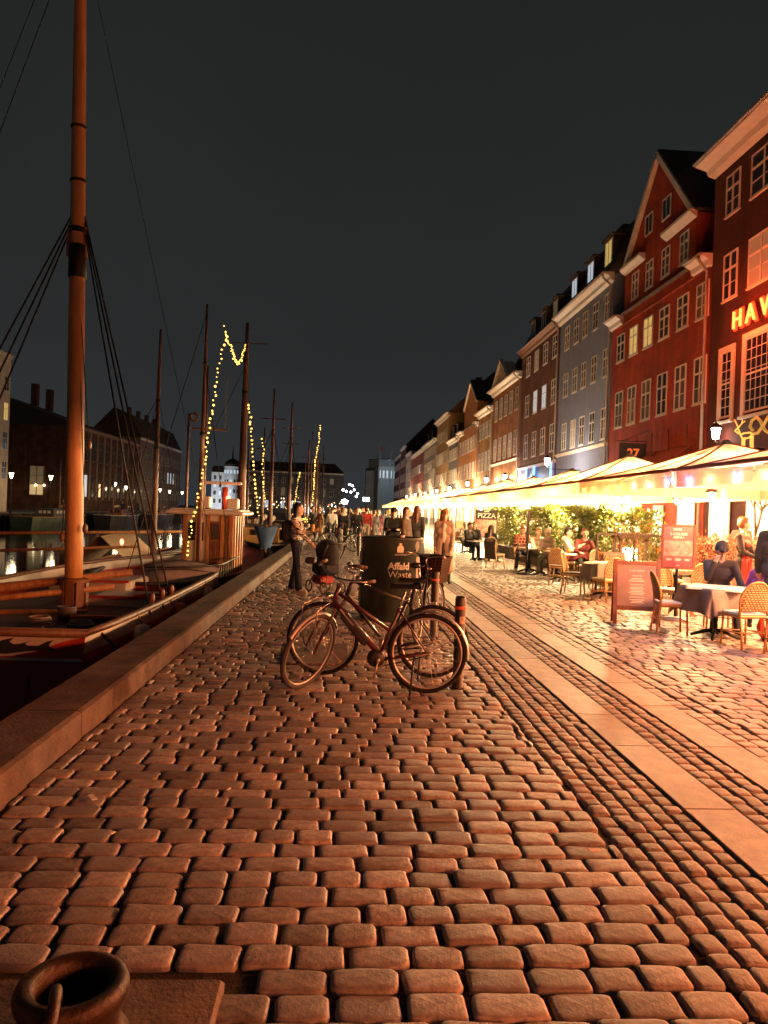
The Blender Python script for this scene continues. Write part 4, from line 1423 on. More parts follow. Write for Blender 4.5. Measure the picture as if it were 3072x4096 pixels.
# facade lantern, gilded scroll and wire deer
def wall_lantern(label, x, y, z, power, es=30, group='lanterns on the house fronts'):
    t = thing('wall_lantern', label, 'lantern', (x, y, z), group=group)
    MB().lathe([(.11, -.2), (.17, .16)], 6, smooth=False).build('glass', E_('lantern_white', (1, .84, .62), es), t)
    MB().lathe([(.2, .165), (.1, .3), (.02, .36), (0, .46)], 6, smooth=False).build('cap', IRON, t)
    MB().tube([(0, 0, -.2), (0, 0, -.3), (.25, 0, -.42), (FX - x, 0, -.42)], .02, 6).build('bracket', IRON, t)
    lamp(t, (-.02, 0, -.28), power, (1, .84, .66) if y < 70 else (1, .66, .36), .16)
    return t


wall_lantern('square white lantern on the dark house beside the drainpipe', 12.6, 24.75, 4.75, 90)
for i, (y, z) in enumerate(((40.5, 4.75), (56.0, 4.6), (63.5, 4.7), (73.2, 4.7), (86, 4.6), (98, 4.6), (112, 4.6), (128, 4.7), (146, 4.7))):
    wall_lantern(['bright street lantern before the slate grey house', 'white street lantern in front of the brown brick house corner', 'small lantern on the orange brick house', 'bright lantern at the narrow ochre house',
                  'lantern before the blue-grey house', 'lantern on the tall ochre house', 'lantern on the pale white house', 'lantern at the vermilion house', 'farthest lantern of the restaurant row'][i], 11.1 if i == 0 else 12.1, y, z, 900 if i < 3 else 2400, 40)
# blue tubes and yellow uplight on house fronts
for i, (y, c) in enumerate(((54.6, (.7, .4, 1)), (52.6, (.15, .4, 1)), (50.4, (.1, .4, 1)), (46.2, (.12, .3, 1)))):
    bt = MB().tube([(0, 0, 0), (0, 0, 1.9)], .06, 6).build('light_tube', E_('tube_%d' % i, c, 5), label=['violet light tube at the far corner of the brown house', 'blue light tube next to the violet one', 'blue light tube in the middle of the shopfront', 'blue light tube by the slate grey house'][i],
                                                       cat='light tube', loc=(12.9, y, 3.2), group='light tubes on the shopfront')
    lamp(bt, (-.3, 0, 1.2), 25, c, .1)
ul = thing('uplight_panel', 'yellow glowing fascia lights on the orange brick house', 'shop lights', (12.85, 60, 4.7))
for y in (-3, 0, 2.5):
    MB().ball((0, y, 0), .12).build('spot_lamp', E_('bulb_warm', (1, .72, .36), 30), ul)
    lamp(ul, (-.25, y, .1), 110, (1, .62, .18), .1)
sc = thing('gilded_scroll', 'gilded scrollwork bracket on the dark house at right edge', 'ornament', (11.6, 20.1, 4.35))
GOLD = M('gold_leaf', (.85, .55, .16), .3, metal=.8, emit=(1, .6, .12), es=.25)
pts = [(0, y, z) for y, z in ((.55, .0), (.7, .12), (.62, .3), (.38, .36), (.15, .2), (-.05, -.05), (-.3, -.18), (-.5, 0), (-.42, .25), (-.2, .3), (.0, .1), (.3, -.1), (.55, -.1))]
MB().tube(pts, .045, 7).build('scroll', GOLD, sc)
MB().lathe([(0, .3), (.1, .36), (.13, .5), (.06, .6), (0, .66)], 8, (0, -.55, 0)).build('crown', GOLD, sc)
de = thing('wire_deer', 'glowing gold wire reindeer standing on the dark house ledge', 'decoration', (10.6, 19.25, 3.66))
de.scale = (.72, .72, .72)
mb = MB()
R_ = .03
mb.tube([(0, .3, .55), (0, .1, .6), (0, -.35, .58), (0, -.5, .5)], R_, 6)
mb.tube([(0, .3, .55), (0, .15, .38), (0, -.3, .4), (0, -.5, .5)], R_, 6)
for y in (.25, .12, -.32, -.45):
    mb.tube([(.05, y, .45), (.06, y + .02, .2), (.05, y - .02, 0)], R_, 6)
mb.tube([(0, .3, .55), (0, .45, .75), (0, .52, .85), (0, .72, .75), (0, .6, .7), (0, .42, .62)], R_, 6)
for s in (-1, 1):
    mb.tube([(0, .48, .85), (s * .1, .45, 1.0), (s * .16, .5, 1.15)], .02, 5)
    mb.tube([(s * .1, .45, 1.0), (s * .2, .38, 1.1)], .018, 5)
mb.build('wire_frame', M('deer_light', (1, .5, .12), emit=(1, .45, .08), es=1.6), de)
MB().bb(-.4, .4, -.7, .9, -.12, -.02).tube([(0, 0, -.1), (3.3, 0, -.1)], .04, 6).build('ledge', IRON, de)

# ------------------------------------------------------------------ hedges and planters
LEAF = M('laurel_leaf', (.105, .13, .022), .45, rnd=.45, island=True, transl=.3, spec=.6)
LEAFR = M('heather_leaf', (.28, .12, .07), .6, rnd=.45, island=True, transl=.2)
BOXM = M('planter_wood', (.07, .05, .04), .8, noise=.3, nscale=4)


def leaves(n, sx, sy, sz, size, seed, lump=.12, hollow=True):
    rs = np.random.RandomState(seed)
    c = rs.rand(n, 3)
    face = rs.rand(n) < .72
    ax = rs.randint(0, 3, n)
    sd = rs.rand(n) < .5
    if hollow:
        for a in range(3):
            k = face & (ax == a)
            c[k, a] = np.where(sd[k] if a < 2 else True, 1 - rs.rand(k.sum()) * .12, rs.rand(k.sum()) * .12)
    p = (c - .5) * (sx, sy, sz)
    p[:, 2] += lump * np.sin(p[:, 1] * 3.1 + seed) * (c[:, 2] > .6) + rs.normal(0, .035, n)
    p[:, 0] += lump * .6 * np.sin(p[:, 1] * 4.3 + p[:, 2] * 5) + rs.normal(0, .03, n)
    d = rs.normal(0, 1, (n, 3))
    d[:, 2] = np.abs(d[:, 2]) * .7 + .25
    d /= np.linalg.norm(d, axis=1)[:, None]
    s = np.cross(d, rs.normal(0, 1, (n, 3)))
    s /= np.linalg.norm(s, axis=1)[:, None]
    nr = np.cross(d, s)
    L = size * rs.uniform(.6, 1.25, n)[:, None]
    v = np.stack([p, p + d * L * .5 + s * L * .24 + nr * L * .06, p + d * L, p + d * L * .5 - s * L * .24 + nr * L * .06], 1).reshape(-1, 3)
    f = np.arange(4 * n).reshape(-1, 4)
    return v.tolist(), f.tolist()


def hedge(name, label, x, y, sx, sy, z0, z1, n, size, mat, seed, group, planter=True):
    t = thing(name, label, 'hedge', (x, y, 0), group=group)
    v, f = leaves(n, sx, sy, z1 - z0, size, seed)
    me = bpy.data.meshes.new('foliage')
    me.from_pydata(v, [], f)
    me.materials.append(mat)
    put('foliage', me, t, (0, 0, (z0 + z1) / 2), kind='stuff')
    mb = MB()
    r = random.Random(seed)
    for i in range(int(sy * 5)):
        yy = r.uniform(-sy / 2, sy / 2)
        mb.tube([(r.uniform(-.1, .1), yy, z0 - .15), (r.uniform(-.2, .2), yy + r.uniform(-.2, .2), z1 - .15)], [.014, .005], 5)
    mb.build('stems', TEAK, t)
    if planter:
        b = MB().bevbox((0, 0, z0 * .5 - .02), (sx * .75, sy * .98, z0 - .04), .02)
        b.build('planter_box', BOXM, t)
    return t


for i, (y, l, n) in enumerate(((18.3, 3.0, 4200), (21.8, 3.8, 5200), (25.9, 4.2, 4800), (30.3, 4.2, 4200))):
    hedge('laurel_hedge', ['glossy laurel hedge at the near end of the terrace', 'laurel hedge behind the seated diners', 'laurel hedge behind the pizza board', 'farthest laurel hedge in the yellow glow'][i],
          7.0 - .12 * i, y, .75, l, .5, 1.88, n, .12, LEAF, 20 + i, 'laurel hedges on the terrace')
hedge('heather_planter', 'planter of reddish heather behind the menu poster', 8.0, 14.8, 1.8, .5, .85, 1.35, 1500, .09, LEAFR, 31, 'heather planters')
hedge('heather_planter', 'planter of pink heather beside the white pole', 9.4, 13.6, .5, 1.6, .85, 1.45, 1500, .09, LEAFR, 32, 'heather planters')
tr = thing('bare_tree', 'small bare potted tree in front of the red house wall', 'tree', (9.7, 17.0, 0))
mb = MB()
def twig(p, d, l, r, k):
    q = Vector(p) + Vector(d) * l
    mb.tube([p, q], [r, r * .65], 5)
    if k:
        for _ in range(3):
            dd = (Vector(d) + Vector((RND.uniform(-.7, .7), RND.uniform(-.7, .7), RND.uniform(-.1, .5)))).normalized()
            twig(q, dd, l * .72, r * .62, k - 1)
twig((0, 0, .5), (0, 0, 1), .9, .05, 5)
mb.build('trunk', M('bark_dark', (.10, .06, .04), .9), tr)
MB().lathe([(.2, 0), (.27, .5), (.29, .52), (.25, .52), (.22, .44)], 14).build('pot', BOXM, tr)

# trellis screen with twigs
ts = thing('trellis_screen', 'thin dark trellis fence with dry twigs between the tables', 'screen', (6.9, 16.4, 0))
mb = MB()
for x in (-1.2, -.35, .5, 1.3):
    mb.bb(x - .02, x + .02, -.02, .02, 0, 1.35)
mb.bb(-1.2, 1.3, -.018, .018, 1.3, 1.34).bb(-1.2, 1.3, -.018, .018, .42, .45)
mb.build('frame', IRON, ts)
mb = MB()
for i in range(46):
    x = RND.uniform(-1.2, 1.3)
    mb.tube([(x, RND.uniform(-.1, .1), .4), (x + RND.uniform(-.12, .12), 0, .9), (x + RND.uniform(-.25, .25), RND.uniform(-.1, .1), RND.uniform(1.1, 1.6))], [.007, .006, .003], 4)
mb.build('twigs', TEAK, ts)

# glowing lantern cabinet and candle lamps
gc = thing('patio_lantern', 'square glass patio lantern glowing beside the trellis', 'lantern', (6.75, 17.15, 0))
mb = MB()
for x in (-.3, .3):
    for y in (-.2, .2):
        mb.bb(x - .03, x + .03, y - .03, y + .03, 0, 1.22)
mb.bb(-.36, .36, -.26, .26, 1.22, 1.3).bb(-.33, .33, -.23, .23, .0, .62).bb(-.42, .42, -.32, .32, 1.3, 1.36)
mb.build('cabinet', BOXM, gc)
MB().bevbox((0, 0, .84), (.3, .2, .34), .03).build('lamp_core', E_('core_warm', (1, .7, .35), 16), gc)
lamp(gc, (0, -.32, .9), 40, WARM, .12)

# ------------------------------------------------------------------ chairs and tables
RAT = M('rattan_cane', (.50, .27, .10), .45, noise=.4, nscale=30)
WEAVE = brick_mat('rattan_weave', (.72, .56, .36), (.62, .44, .25), (.16, .09, .045), 1, .05, .03, .008, .6)
CUSH = M('white_cushion', (.78, .73, .68), .9, noise=.08, nscale=6)
CUSHD = M('dark_cushion', (.07, .055, .05), .9, noise=.2, nscale=6)


def chair_protos():
    out = {}
    for key, cm_ in (('w', CUSH), ('d', CUSHD)):
        t = thing('rattan_chair', 'x', 'chair', (0, 0, -50), group='rattan bistro chairs on the terrace')
        MB().bevbox((0, 0, .43), (.42, .42, .045), .02).build('seat', RAT, t)
        mb = MB()
        P = [[(x * (.2 - .012 * abs(j)), y * .2, .475 + .018 * (1 - x * x) * (1 - y * y)) for j, y in enumerate((-1, -.6, 0, .6, 1))] for x in (-1, -.6, 0, .6, 1)]
        mb.grid(P)
        mb.bevbox((0, 0, .462), (.41, .41, .03), .012)
        mb.build('cushion', cm_, t)
        for s in (-1, 1):
            MB().tube([(s * .17, -.18, .44), (s * .19, -.2, .0)], .015, 7).build('leg', RAT, t)
            MB().tube([(s * .17, .18, .44), (s * .18, .24, .0)], .015, 7).build('leg', RAT, t)
        mb = MB()
        hoop = [(-.19, .19, .42)] + [(-.205 * cos(a), .2 + .09 * sin(a), .62 + .28 * sin(a) ** .8) for a in [pi * i / 12 for i in range(13)]] + [(.19, .19, .42)]
        mb.tube(hoop, .016, 7)
        mb.tube([(-.2, -.2, .2), (.2, -.2, .2)], .009, 5).tube([(-.2, .22, .22), (.2, .22, .22)], .009, 5)
        mb.tube([(-.2, -.2, .2), (-.2, .22, .22)], .009, 5).tube([(.2, -.2, .2), (.2, .22, .22)], .009, 5)
        mb.build('back_frame', RAT, t)
        mb = MB()
        P = []
        for i in range(9):
            a = pi * i / 8
            x = -.195 * cos(a)
            ztop = .62 + .27 * sin(a) ** .8
            yb = .2 + .085 * sin(a)
            P.append([(x, .2 + (yb - .2) * q + .01, .5 + (ztop - .5) * q) for q in (0, .33, .66, 1)])
        mb.grid(P)
        mb.build('backrest', WEAVE, t)
        out[key] = t
    return out


CP = chair_protos()
USED = set()


def chair(label, x, y, rz, key='w'):
    if key not in USED:
        USED.add(key)
        c = CP[key]
    else:
        c = copy_tree(CP[key])
    c.location = (x, y, 0)
    c.rotation_euler = (0, 0, rz)
    c['label'] = label
    return c


def table(label, x, y, rz=0, r=None, top=.72):
    t = thing('bistro_table', label, 'table', (x, y, 0), rz, group='bistro tables on the terrace')
    if r:
        MB().lathe([(r - .02, top - .03), (r, top - .02), (r, top), (r - .02, top + .01)], 24).build('table_top', M('marble_top', (.6, .52, .44), .3, noise=.1), t)
    else:
        MB().bevbox((0, 0, top - .015), (.7, .7, .03), .01).build('table_top', MATS.get('marble_top') or M('marble_top', (.6, .52, .44), .3, noise=.1), t)
    MB().tube([(0, 0, .06), (0, 0, top - .03)], .032, 10).build('pedestal', IRON, t)
    mb = MB()
    for k in range(4):
        a = pi / 4 + k * pi / 2
        mb.tube([(0, 0, .12), (.14 * cos(a), .14 * sin(a), .09), (.33 * cos(a), .33 * sin(a), .02)], [.03, .028, .02], 7)
    mb.build('foot', IRON, t)
    return t


def cloth(label, x, y, rz, s, drop, mat, z, seed):
    r = random.Random(seed)
    n = 24
    P = []
    for i in range(n + 1):
        row = []
        for j in range(n + 1):
            u, v = (i / n * 2 - 1) * s, (j / n * 2 - 1) * s
            h = .37
            cu, cv = max(-h, min(h, u)), max(-h, min(h, v))
            ex = math.hypot(u - cu, v - cv)
            ang = math.atan2(v, u)
            w = 1 + .0 * ex
            flare = .18 * ex * (1 + .6 * sin(ang * 10 + seed))
            dx, dy = (u - cu), (v - cv)
            l = math.hypot(dx, dy) or 1
            row.append((cu + dx / l * flare, cv + dy / l * flare, z - min(ex, drop)))
        P.append(row)
    return MB().grid(P).build('tablecloth', mat, loc=(x, y, 0), rz=rz, label=label, cat='tablecloth', group='tablecloths on the terrace')


TC = M('tablecloth_white', (.74, .69, .66), .85, noise=.06, nscale=4)
TG = M('tablecloth_grey', (.20, .165, .16), .9, noise=.2, nscale=5)
table('bistro table under white cloth in front of the man in the cap', 5.40, 10.42, .2)
cloth('grey cloth hanging low over the nearest table', 5.40, 10.42, .2, .72, .42, TG, .733, 3)
cloth('white cloth square on top of the nearest table', 5.40, 10.42, .2 + pi / 4, .40, .06, TC, .742, 8)
chair('rattan chair with white cushion left of the nearest table', 4.88, 10.75, rad(80))
chair('rattan chair turned from the viewer before the nearest table', 5.42, 9.72, rad(187))
chair('rattan chair cut by the right edge with a bag on it', 5.72, 9.2, rad(215))
chair('rattan chair under the man in the grey cap', 5.92, 11.35, rad(-20))
chair('rattan chair behind the menu poster', 5.85, 12.75, rad(30))
chair('rattan chair between menu poster and glowing heater', 6.5, 13.0, rad(-25))
table('bistro table with draped grey cloth beside the A-board', 5.57, 15.4, .1)
cloth('dark grey cloth draped over the table beside the A-board', 5.57, 15.4, .1, .70, .38, TG, .733, 5)
cloth('white top cloth on the table beside the A-board', 5.57, 15.4, .1 + pi / 4, .40, .07, TC, .742, 6)
chair('rattan chair with high back at the left of the draped table', 5.05, 15.95, rad(60), 'd')
chair('rattan chair pulled out toward the A-board', 5.3, 14.65, rad(200))
chair('rattan chair with a grey jacket over its back', 5.95, 16.05, rad(-25))
table('small table with striped top behind the A-board', 6.5, 14.2, .3)
cloth('striped cream cloth on the table behind the A-board', 6.5, 14.2, .3, .45, .12, brick_mat('striped_cloth', (.75, .68, .55), (.75, .68, .55), (.10, .09, .07), 1, 3, .08, .03, .85, 'xy'), .735, 9)
for lb_, x_, y_, r_z in (('rattan chair left of the glowing patio lantern', 6.15, 17.3, 20), ('rattan chair in front of the trellis, nearest its left post', 6.0, 16.75, 160), ('rattan chair behind the striped table', 6.75, 14.95, -10),
                         ('rattan chair right of the striped table', 7.15, 14.25, -95), ('rattan chair by the heather planter', 7.7, 15.3, 70), ('rattan chair behind the trellis under the orange jacket', 6.95, 17.65, -5), ('rattan chair behind the poster under the rust jumper', 7.55, 17.25, 20)):
    chair(lb_, x_, y_, rad(r_z))
table('small table behind the trellis with two seated guests', 7.25, 16.75, .4)
# tables of the diners by the hedge
table('round table with drinks in front of the hooded diner', 5.75, 19.1, .2, .36)
table('round table with plate and candle beside the plaid diner', 5.5, 21.6, .2, .36)
table('empty round table right of the dark banner stand', 5.9, 20.35, .2, .34)
table('small square table by the pizza board', 4.85, 26.4, .2)
table('small square table under the yellow lamps', 5.2, 31, .2)
chair('rattan chair seen side-on by the round drinks table', 5.35, 18.1, rad(150), 'd')
chair('rattan chair tucked behind the drinks table', 6.3, 18.6, rad(-60))
chair('rattan chair with a coat over it near the plaid diner', 4.75, 22.9, rad(120), 'd')
chair('rattan chair seen from behind at the pizza board', 5.15, 25.7, rad(170))
chair('rattan chair under the hooded diner', 6.15, 19.75, rad(-40))
chair('rattan chair under the woman with long hair', 6.35, 20.3, rad(-120), 'd')
chair('rattan chair under the plaid shirt diner', 5.45, 22.35, rad(0))
chair('rattan chair by the far yellow-lit table', 5.0, 31.8, rad(10))
gw = MB().lathe([(.032, 0), (.038, .13)], 12, (5.85, 19.0, .735))
gw.build('beer_glass', M('amber_beer', (.75, .28, .04), .1, transl=.3), label='glass of amber beer on the round drinks table', cat='glass')
for i, (x, y) in enumerate(((5.62, 19.2), (5.42, 21.45))):
    o = MB().lathe([(.04, 0), (.05, .09), (.04, .1)], 12, (x, y, .735)).build('candle_lamp', E_('candle_glow', (1, .75, .4), 20), label=['glowing candle lamp beside the beer glass', 'glowing candle lamp by the dinner plate'][i], cat='candle')
    lamp(o, (x, y, .92), 5, (1, .6, .25), .05)
MB().lathe([(.0, 0), (.08, .005), (.13, .02)], 16, (5.6, 21.75, .735)).build('dinner_plate', CUSH, label='white dinner plate before the plaid diner', cat='plate')
jk = MB()
jk.grid([[(x * .23, .25 + .05 * sin(q * 5) + (.04 if q > .5 else -.03), .93 - abs(q - .5) * .8) for q in [k / 8 for k in range(9)]] for x in (-1, -.5, 0, .5, 1)])
jk.build('jacket', M('grey_jacket', (.22, .2, .19), .9), loc=(5.95, 16.05, 0), rz=rad(-25), label='grey jacket hung over a rattan chair back', cat='jacket')
jk = MB()
jk.grid([[(x * .25, .25 + .06 * sin(q * 5) + (.05 if q > .5 else -.04), .95 - abs(q - .5) * 1.3) for q in [k / 8 for k in range(9)]] for x in (-1, -.5, 0, .5, 1)])
jk.build('coat', M('dark_coat', (.06, .055, .05), .9), loc=(4.75, 22.9, 0), rz=rad(120), label='dark coat hung over the chair near the plaid diner', cat='coat')
bg = MB().ball((0, 0, .2), .2, sc=(1.1, .6, 1)).tube([(-.1, 0, .36), (-.06, 0, .5), (.06, 0, .5), (.1, 0, .36)], .012, 6)
bg.build('shoulder_bag', M('bag_red', (.4, .05, .03), .6), loc=(6.1, 10.2, 0), label='red bag standing under the nearest table', cat='bag')
bg = MB().ball((0, 0, .15), .16, sc=(1.2, .7, .9)).tube([(-.1, 0, .25), (0, 0, .36), (.1, 0, .25)], .012, 6)
bg.build('shoulder_bag', M('bag_brown', (.10, .07, .05), .7), loc=(5.66, 9.05, .48), label='dark bag hung on the edge chair', cat='bag')

# ------------------------------------------------------------------ boards and posters
FRM = wood('frame_mahogany', (.26, .09, .045))
ab = thing('menu_board', 'wooden A-frame menu board standing on the cobbles', 'menu board', (4.72, 11.68, 0), rad(-14))
for s in (0, 1):
    til = rad(9 if s == 0 else -9)
    mt = Matrix.Rotation(-til, 3, 'X')
    yb = -.17 if s == 0 else .17
    def Q(x, z, y=0):
        return Vector((x, yb, 0)) + mt @ Vector((x * 0, y, z))
    mb = MB()
    mb.box(Q(-.33, .52), (.06, .035, 1.04), rot=mt)
    mb.box(Q(.33, .52), (.06, .035, 1.04), rot=mt)
    mb.box(Q(0, .98), (.60, .035, .06), rot=mt)
    mb.box(Q(0, .26), (.60, .035, .07), rot=mt)
    fr = mb.build('board_frame', FRM, ab)
    MB().box(Q(0, .62), (.60, .018, .66), rot=mt).build('board_panel', M('board_glossy', (.42, .27, .24), .12, noise=.25, nscale=2, spec=.9) if s == 0 else MATS.get('board_black') or M('board_black', (.03, .03, .03), .6), ab)
    if s == 0:
        TXM = M('print_cream', (.85, .75, .62), .6, emit=(1, .85, .7), es=.12)
        for txt, z, sz in (('À LA CARTE', .845, .042), ('FORRETTER', .765, .03), ('HOVEDRETTER', .625, .03), ('DESSERTER & OST', .425, .03)):
            tm = text_mesh(txt, sz, 0, 'CENTER')
            tm.materials.append(TXM)
            put('lettering', tm, ab, Q(0, z, -.013), rot=(pi / 2 - til, 0, 0))
        lines = MB()
        for i, z in enumerate((.735, .712, .689, .595, .572, .549, .526, .503, .48, .395, .372, .349)):
            lines.box(Q(0, z, -.0115), (.16 + .09 * ((i * 7) % 5) / 4, .001, .007), rot=mt)
        lines.build('small_print', TXM, ab)
ps = thing('menu_poster', 'red framed 3-course menu poster on a black pole', 'poster', (5.63, 12.2, 0), rad(-8))
MB().tube([(0, .03, 0), (0, .03, 1.0)], .025, 8).build('pole', IRON, ps)
MB().lathe([(.2, 0), (.2, .04), (.03, .06)], 18, (0, .03, 0)).build('base', CUSH, ps)
fr = MB()
for x in (-.265, .265):
    fr.bb(x - .018, x + .018, -.02, .02, .86, 1.61)
for z in (.875, 1.595):
    fr.bb(-.247, .247, -.019, .019, z - .018, z + .018)
fr.build('poster_frame', FRM, ps)
MB().bb(-.25, .25, -.004, .012, .89, 1.58).build('sheet', M('poster_red', (.50, .09, .10), .3, noise=.1, nscale=3, emit=(1, .16, .16), es=.1), ps)
MB().bb(-.235, .235, -.008, -.0045, 1.08, 1.34).build('photo_print', M('food_print', (.78, .52, .42), .35, noise=.5, nscale=14, col2=(.36, .10, .09)), ps)
for txt, x, z, sz in (('3-COURSE', 0, 1.43, .062), ('MENU', 0, 1.375, .062)):
    tm = text_mesh(txt, sz, 0, 'CENTER', .002)
    tm.materials.append(TXM)
    put('lettering', tm, ps, (x, -.0095, z), rot=(pi / 2, 0, 0))
lines = MB()
for x, z, w in ((-.15, 1.03, .1), (0, 1.03, .11), (.15, 1.03, .09), (-.15, 1.01, .08), (0, 1.01, .09), (.15, 1.01, .08), (0, .92, .05), (-.02, 1.52, .14)):
    lines.bb(x - w / 2, x + w / 2, -.0095, -.0082, z - .006, z + .006 + (.018 if z > 1.5 else 0))
lines.build('small_print', TXM, ps)
pz = thing('pizza_board', 'black PIZZA poster board on a stand before the hedge', 'sign', (5.4, 28.0, 0), rad(-6))
MB().bb(-.42, .42, -.02, .02, .8, 1.85).build('board', M('sign_black', (.03, .025, .02), .6), pz)
MB().bb(-.38, .38, -.026, -.0205, .84, 1.48).build('photo_print', MATS['food_print'], pz)
tm = text_mesh('PIZZA', .25, 0, 'CENTER', .004)
tm.materials.append(TXM)
put('lettering', tm, pz, (0, -.0245, 1.55), rot=(pi / 2, 0, 0))
MB().bb(-.09, .09, -.0255, -.0215, 1.77, 1.81).build('small_print', TXM, pz)
MB().tube([(-.3, .03, 0), (-.3, .03, .8)], .02, 6).tube([(.3, .03, 0), (.3, .03, .8)], .02, 6).bb(-.4, .4, -.2, .2, 0, .03).build('stand', IRON, pz)
bs = thing('banner_stand', 'tall dark banner stand seen edge-on by the diners', 'sign', (5.26, 21.0, 0), rad(80))
MB().bevbox((0, 0, 1.25), (.6, .05, 1.15), .01).build('banner', M('banner_brown', (.05, .03, .025), .6), bs)
MB().tube([(0, 0, .03), (0, 0, .7)], .03, 8).build('pole', IRON, bs)
MB().lathe([(.3, 0), (.3, .03), (.05, .05)], 18).build('base', IRON, bs)
# ================================================================== bin, bicycles, bollards
TYRE = M('tyre_rubber', (.016, .015, .015), .85, noise=.2, nscale=20, spec=.2)
TYREG = M('tyre_grey', (.05, .05, .056), .85, noise=.2, nscale=20)
CHR = M('chrome', (.75, .72, .68), .22, metal=1)
ALU = M('aluminium', (.5, .47, .45), .45, metal=.9)
BLKP = M('black_plastic', (.02, .02, .022), .45)
WICK = brick_mat('dark_wicker', (.13, .07, .035), (.09, .05, .025), (.02, .012, .01), 1, .05, .022, .006, .6)


def wheel_parts(parent, at, tyre_m, R_=.345, steer=None, hubm=None):
    """wheel about local y axis; returns the tyre so that rim, hub and spokes hang below it"""
    w = thing('wheel', None, None)
    w.parent = parent
    w.location = at
    if steer: w.rotation_euler = steer
    MB().tube([(R_ * cos(a), 0, R_ * sin(a)) for a in [2 * pi * i / 40 for i in range(40)]], .0215, 8, closed=True).build('tyre', tyre_m, w)
    mb = MB()
    mb.tube([((R_ - .026) * cos(a), 0, (R_ - .026) * sin(a)) for a in [2 * pi * i / 40 for i in range(40)]], .0125, 6, closed=True, flat=1.0)
    mb.build('rim', ALU, w)
    mb = MB()
    mb.tube([(0, -.05, 0), (0, .05, 0)], .022, 8)
    for i in range(28):
        a = 2 * pi * i / 28
        s = .032 if i % 2 else -.032
        b = a + (.5 if (i // 2) % 2 else -.5)
        mb.tube([(.022 * cos(b), s, .022 * sin(b)), ((R_ - .03) * cos(a), 0, (R_ - .03) * sin(a))], .0015, 3, cap=False)
    mb.build('spokes', CHR, w)
    return w


def fender(c, R_, a0, a1, wdt=.05):
    P = []
    for i in range(17):
        a = a0 + (a1 - a0) * i / 16
        P.append([(c[0] + (R_ + d) * cos(a), y, c[2] + (R_ + d) * sin(a)) for y, d in ((-wdt / 2, -.012), (-wdt / 4, .002), (0, .006), (wdt / 4, .002), (wdt / 2, -.012))])
    return P


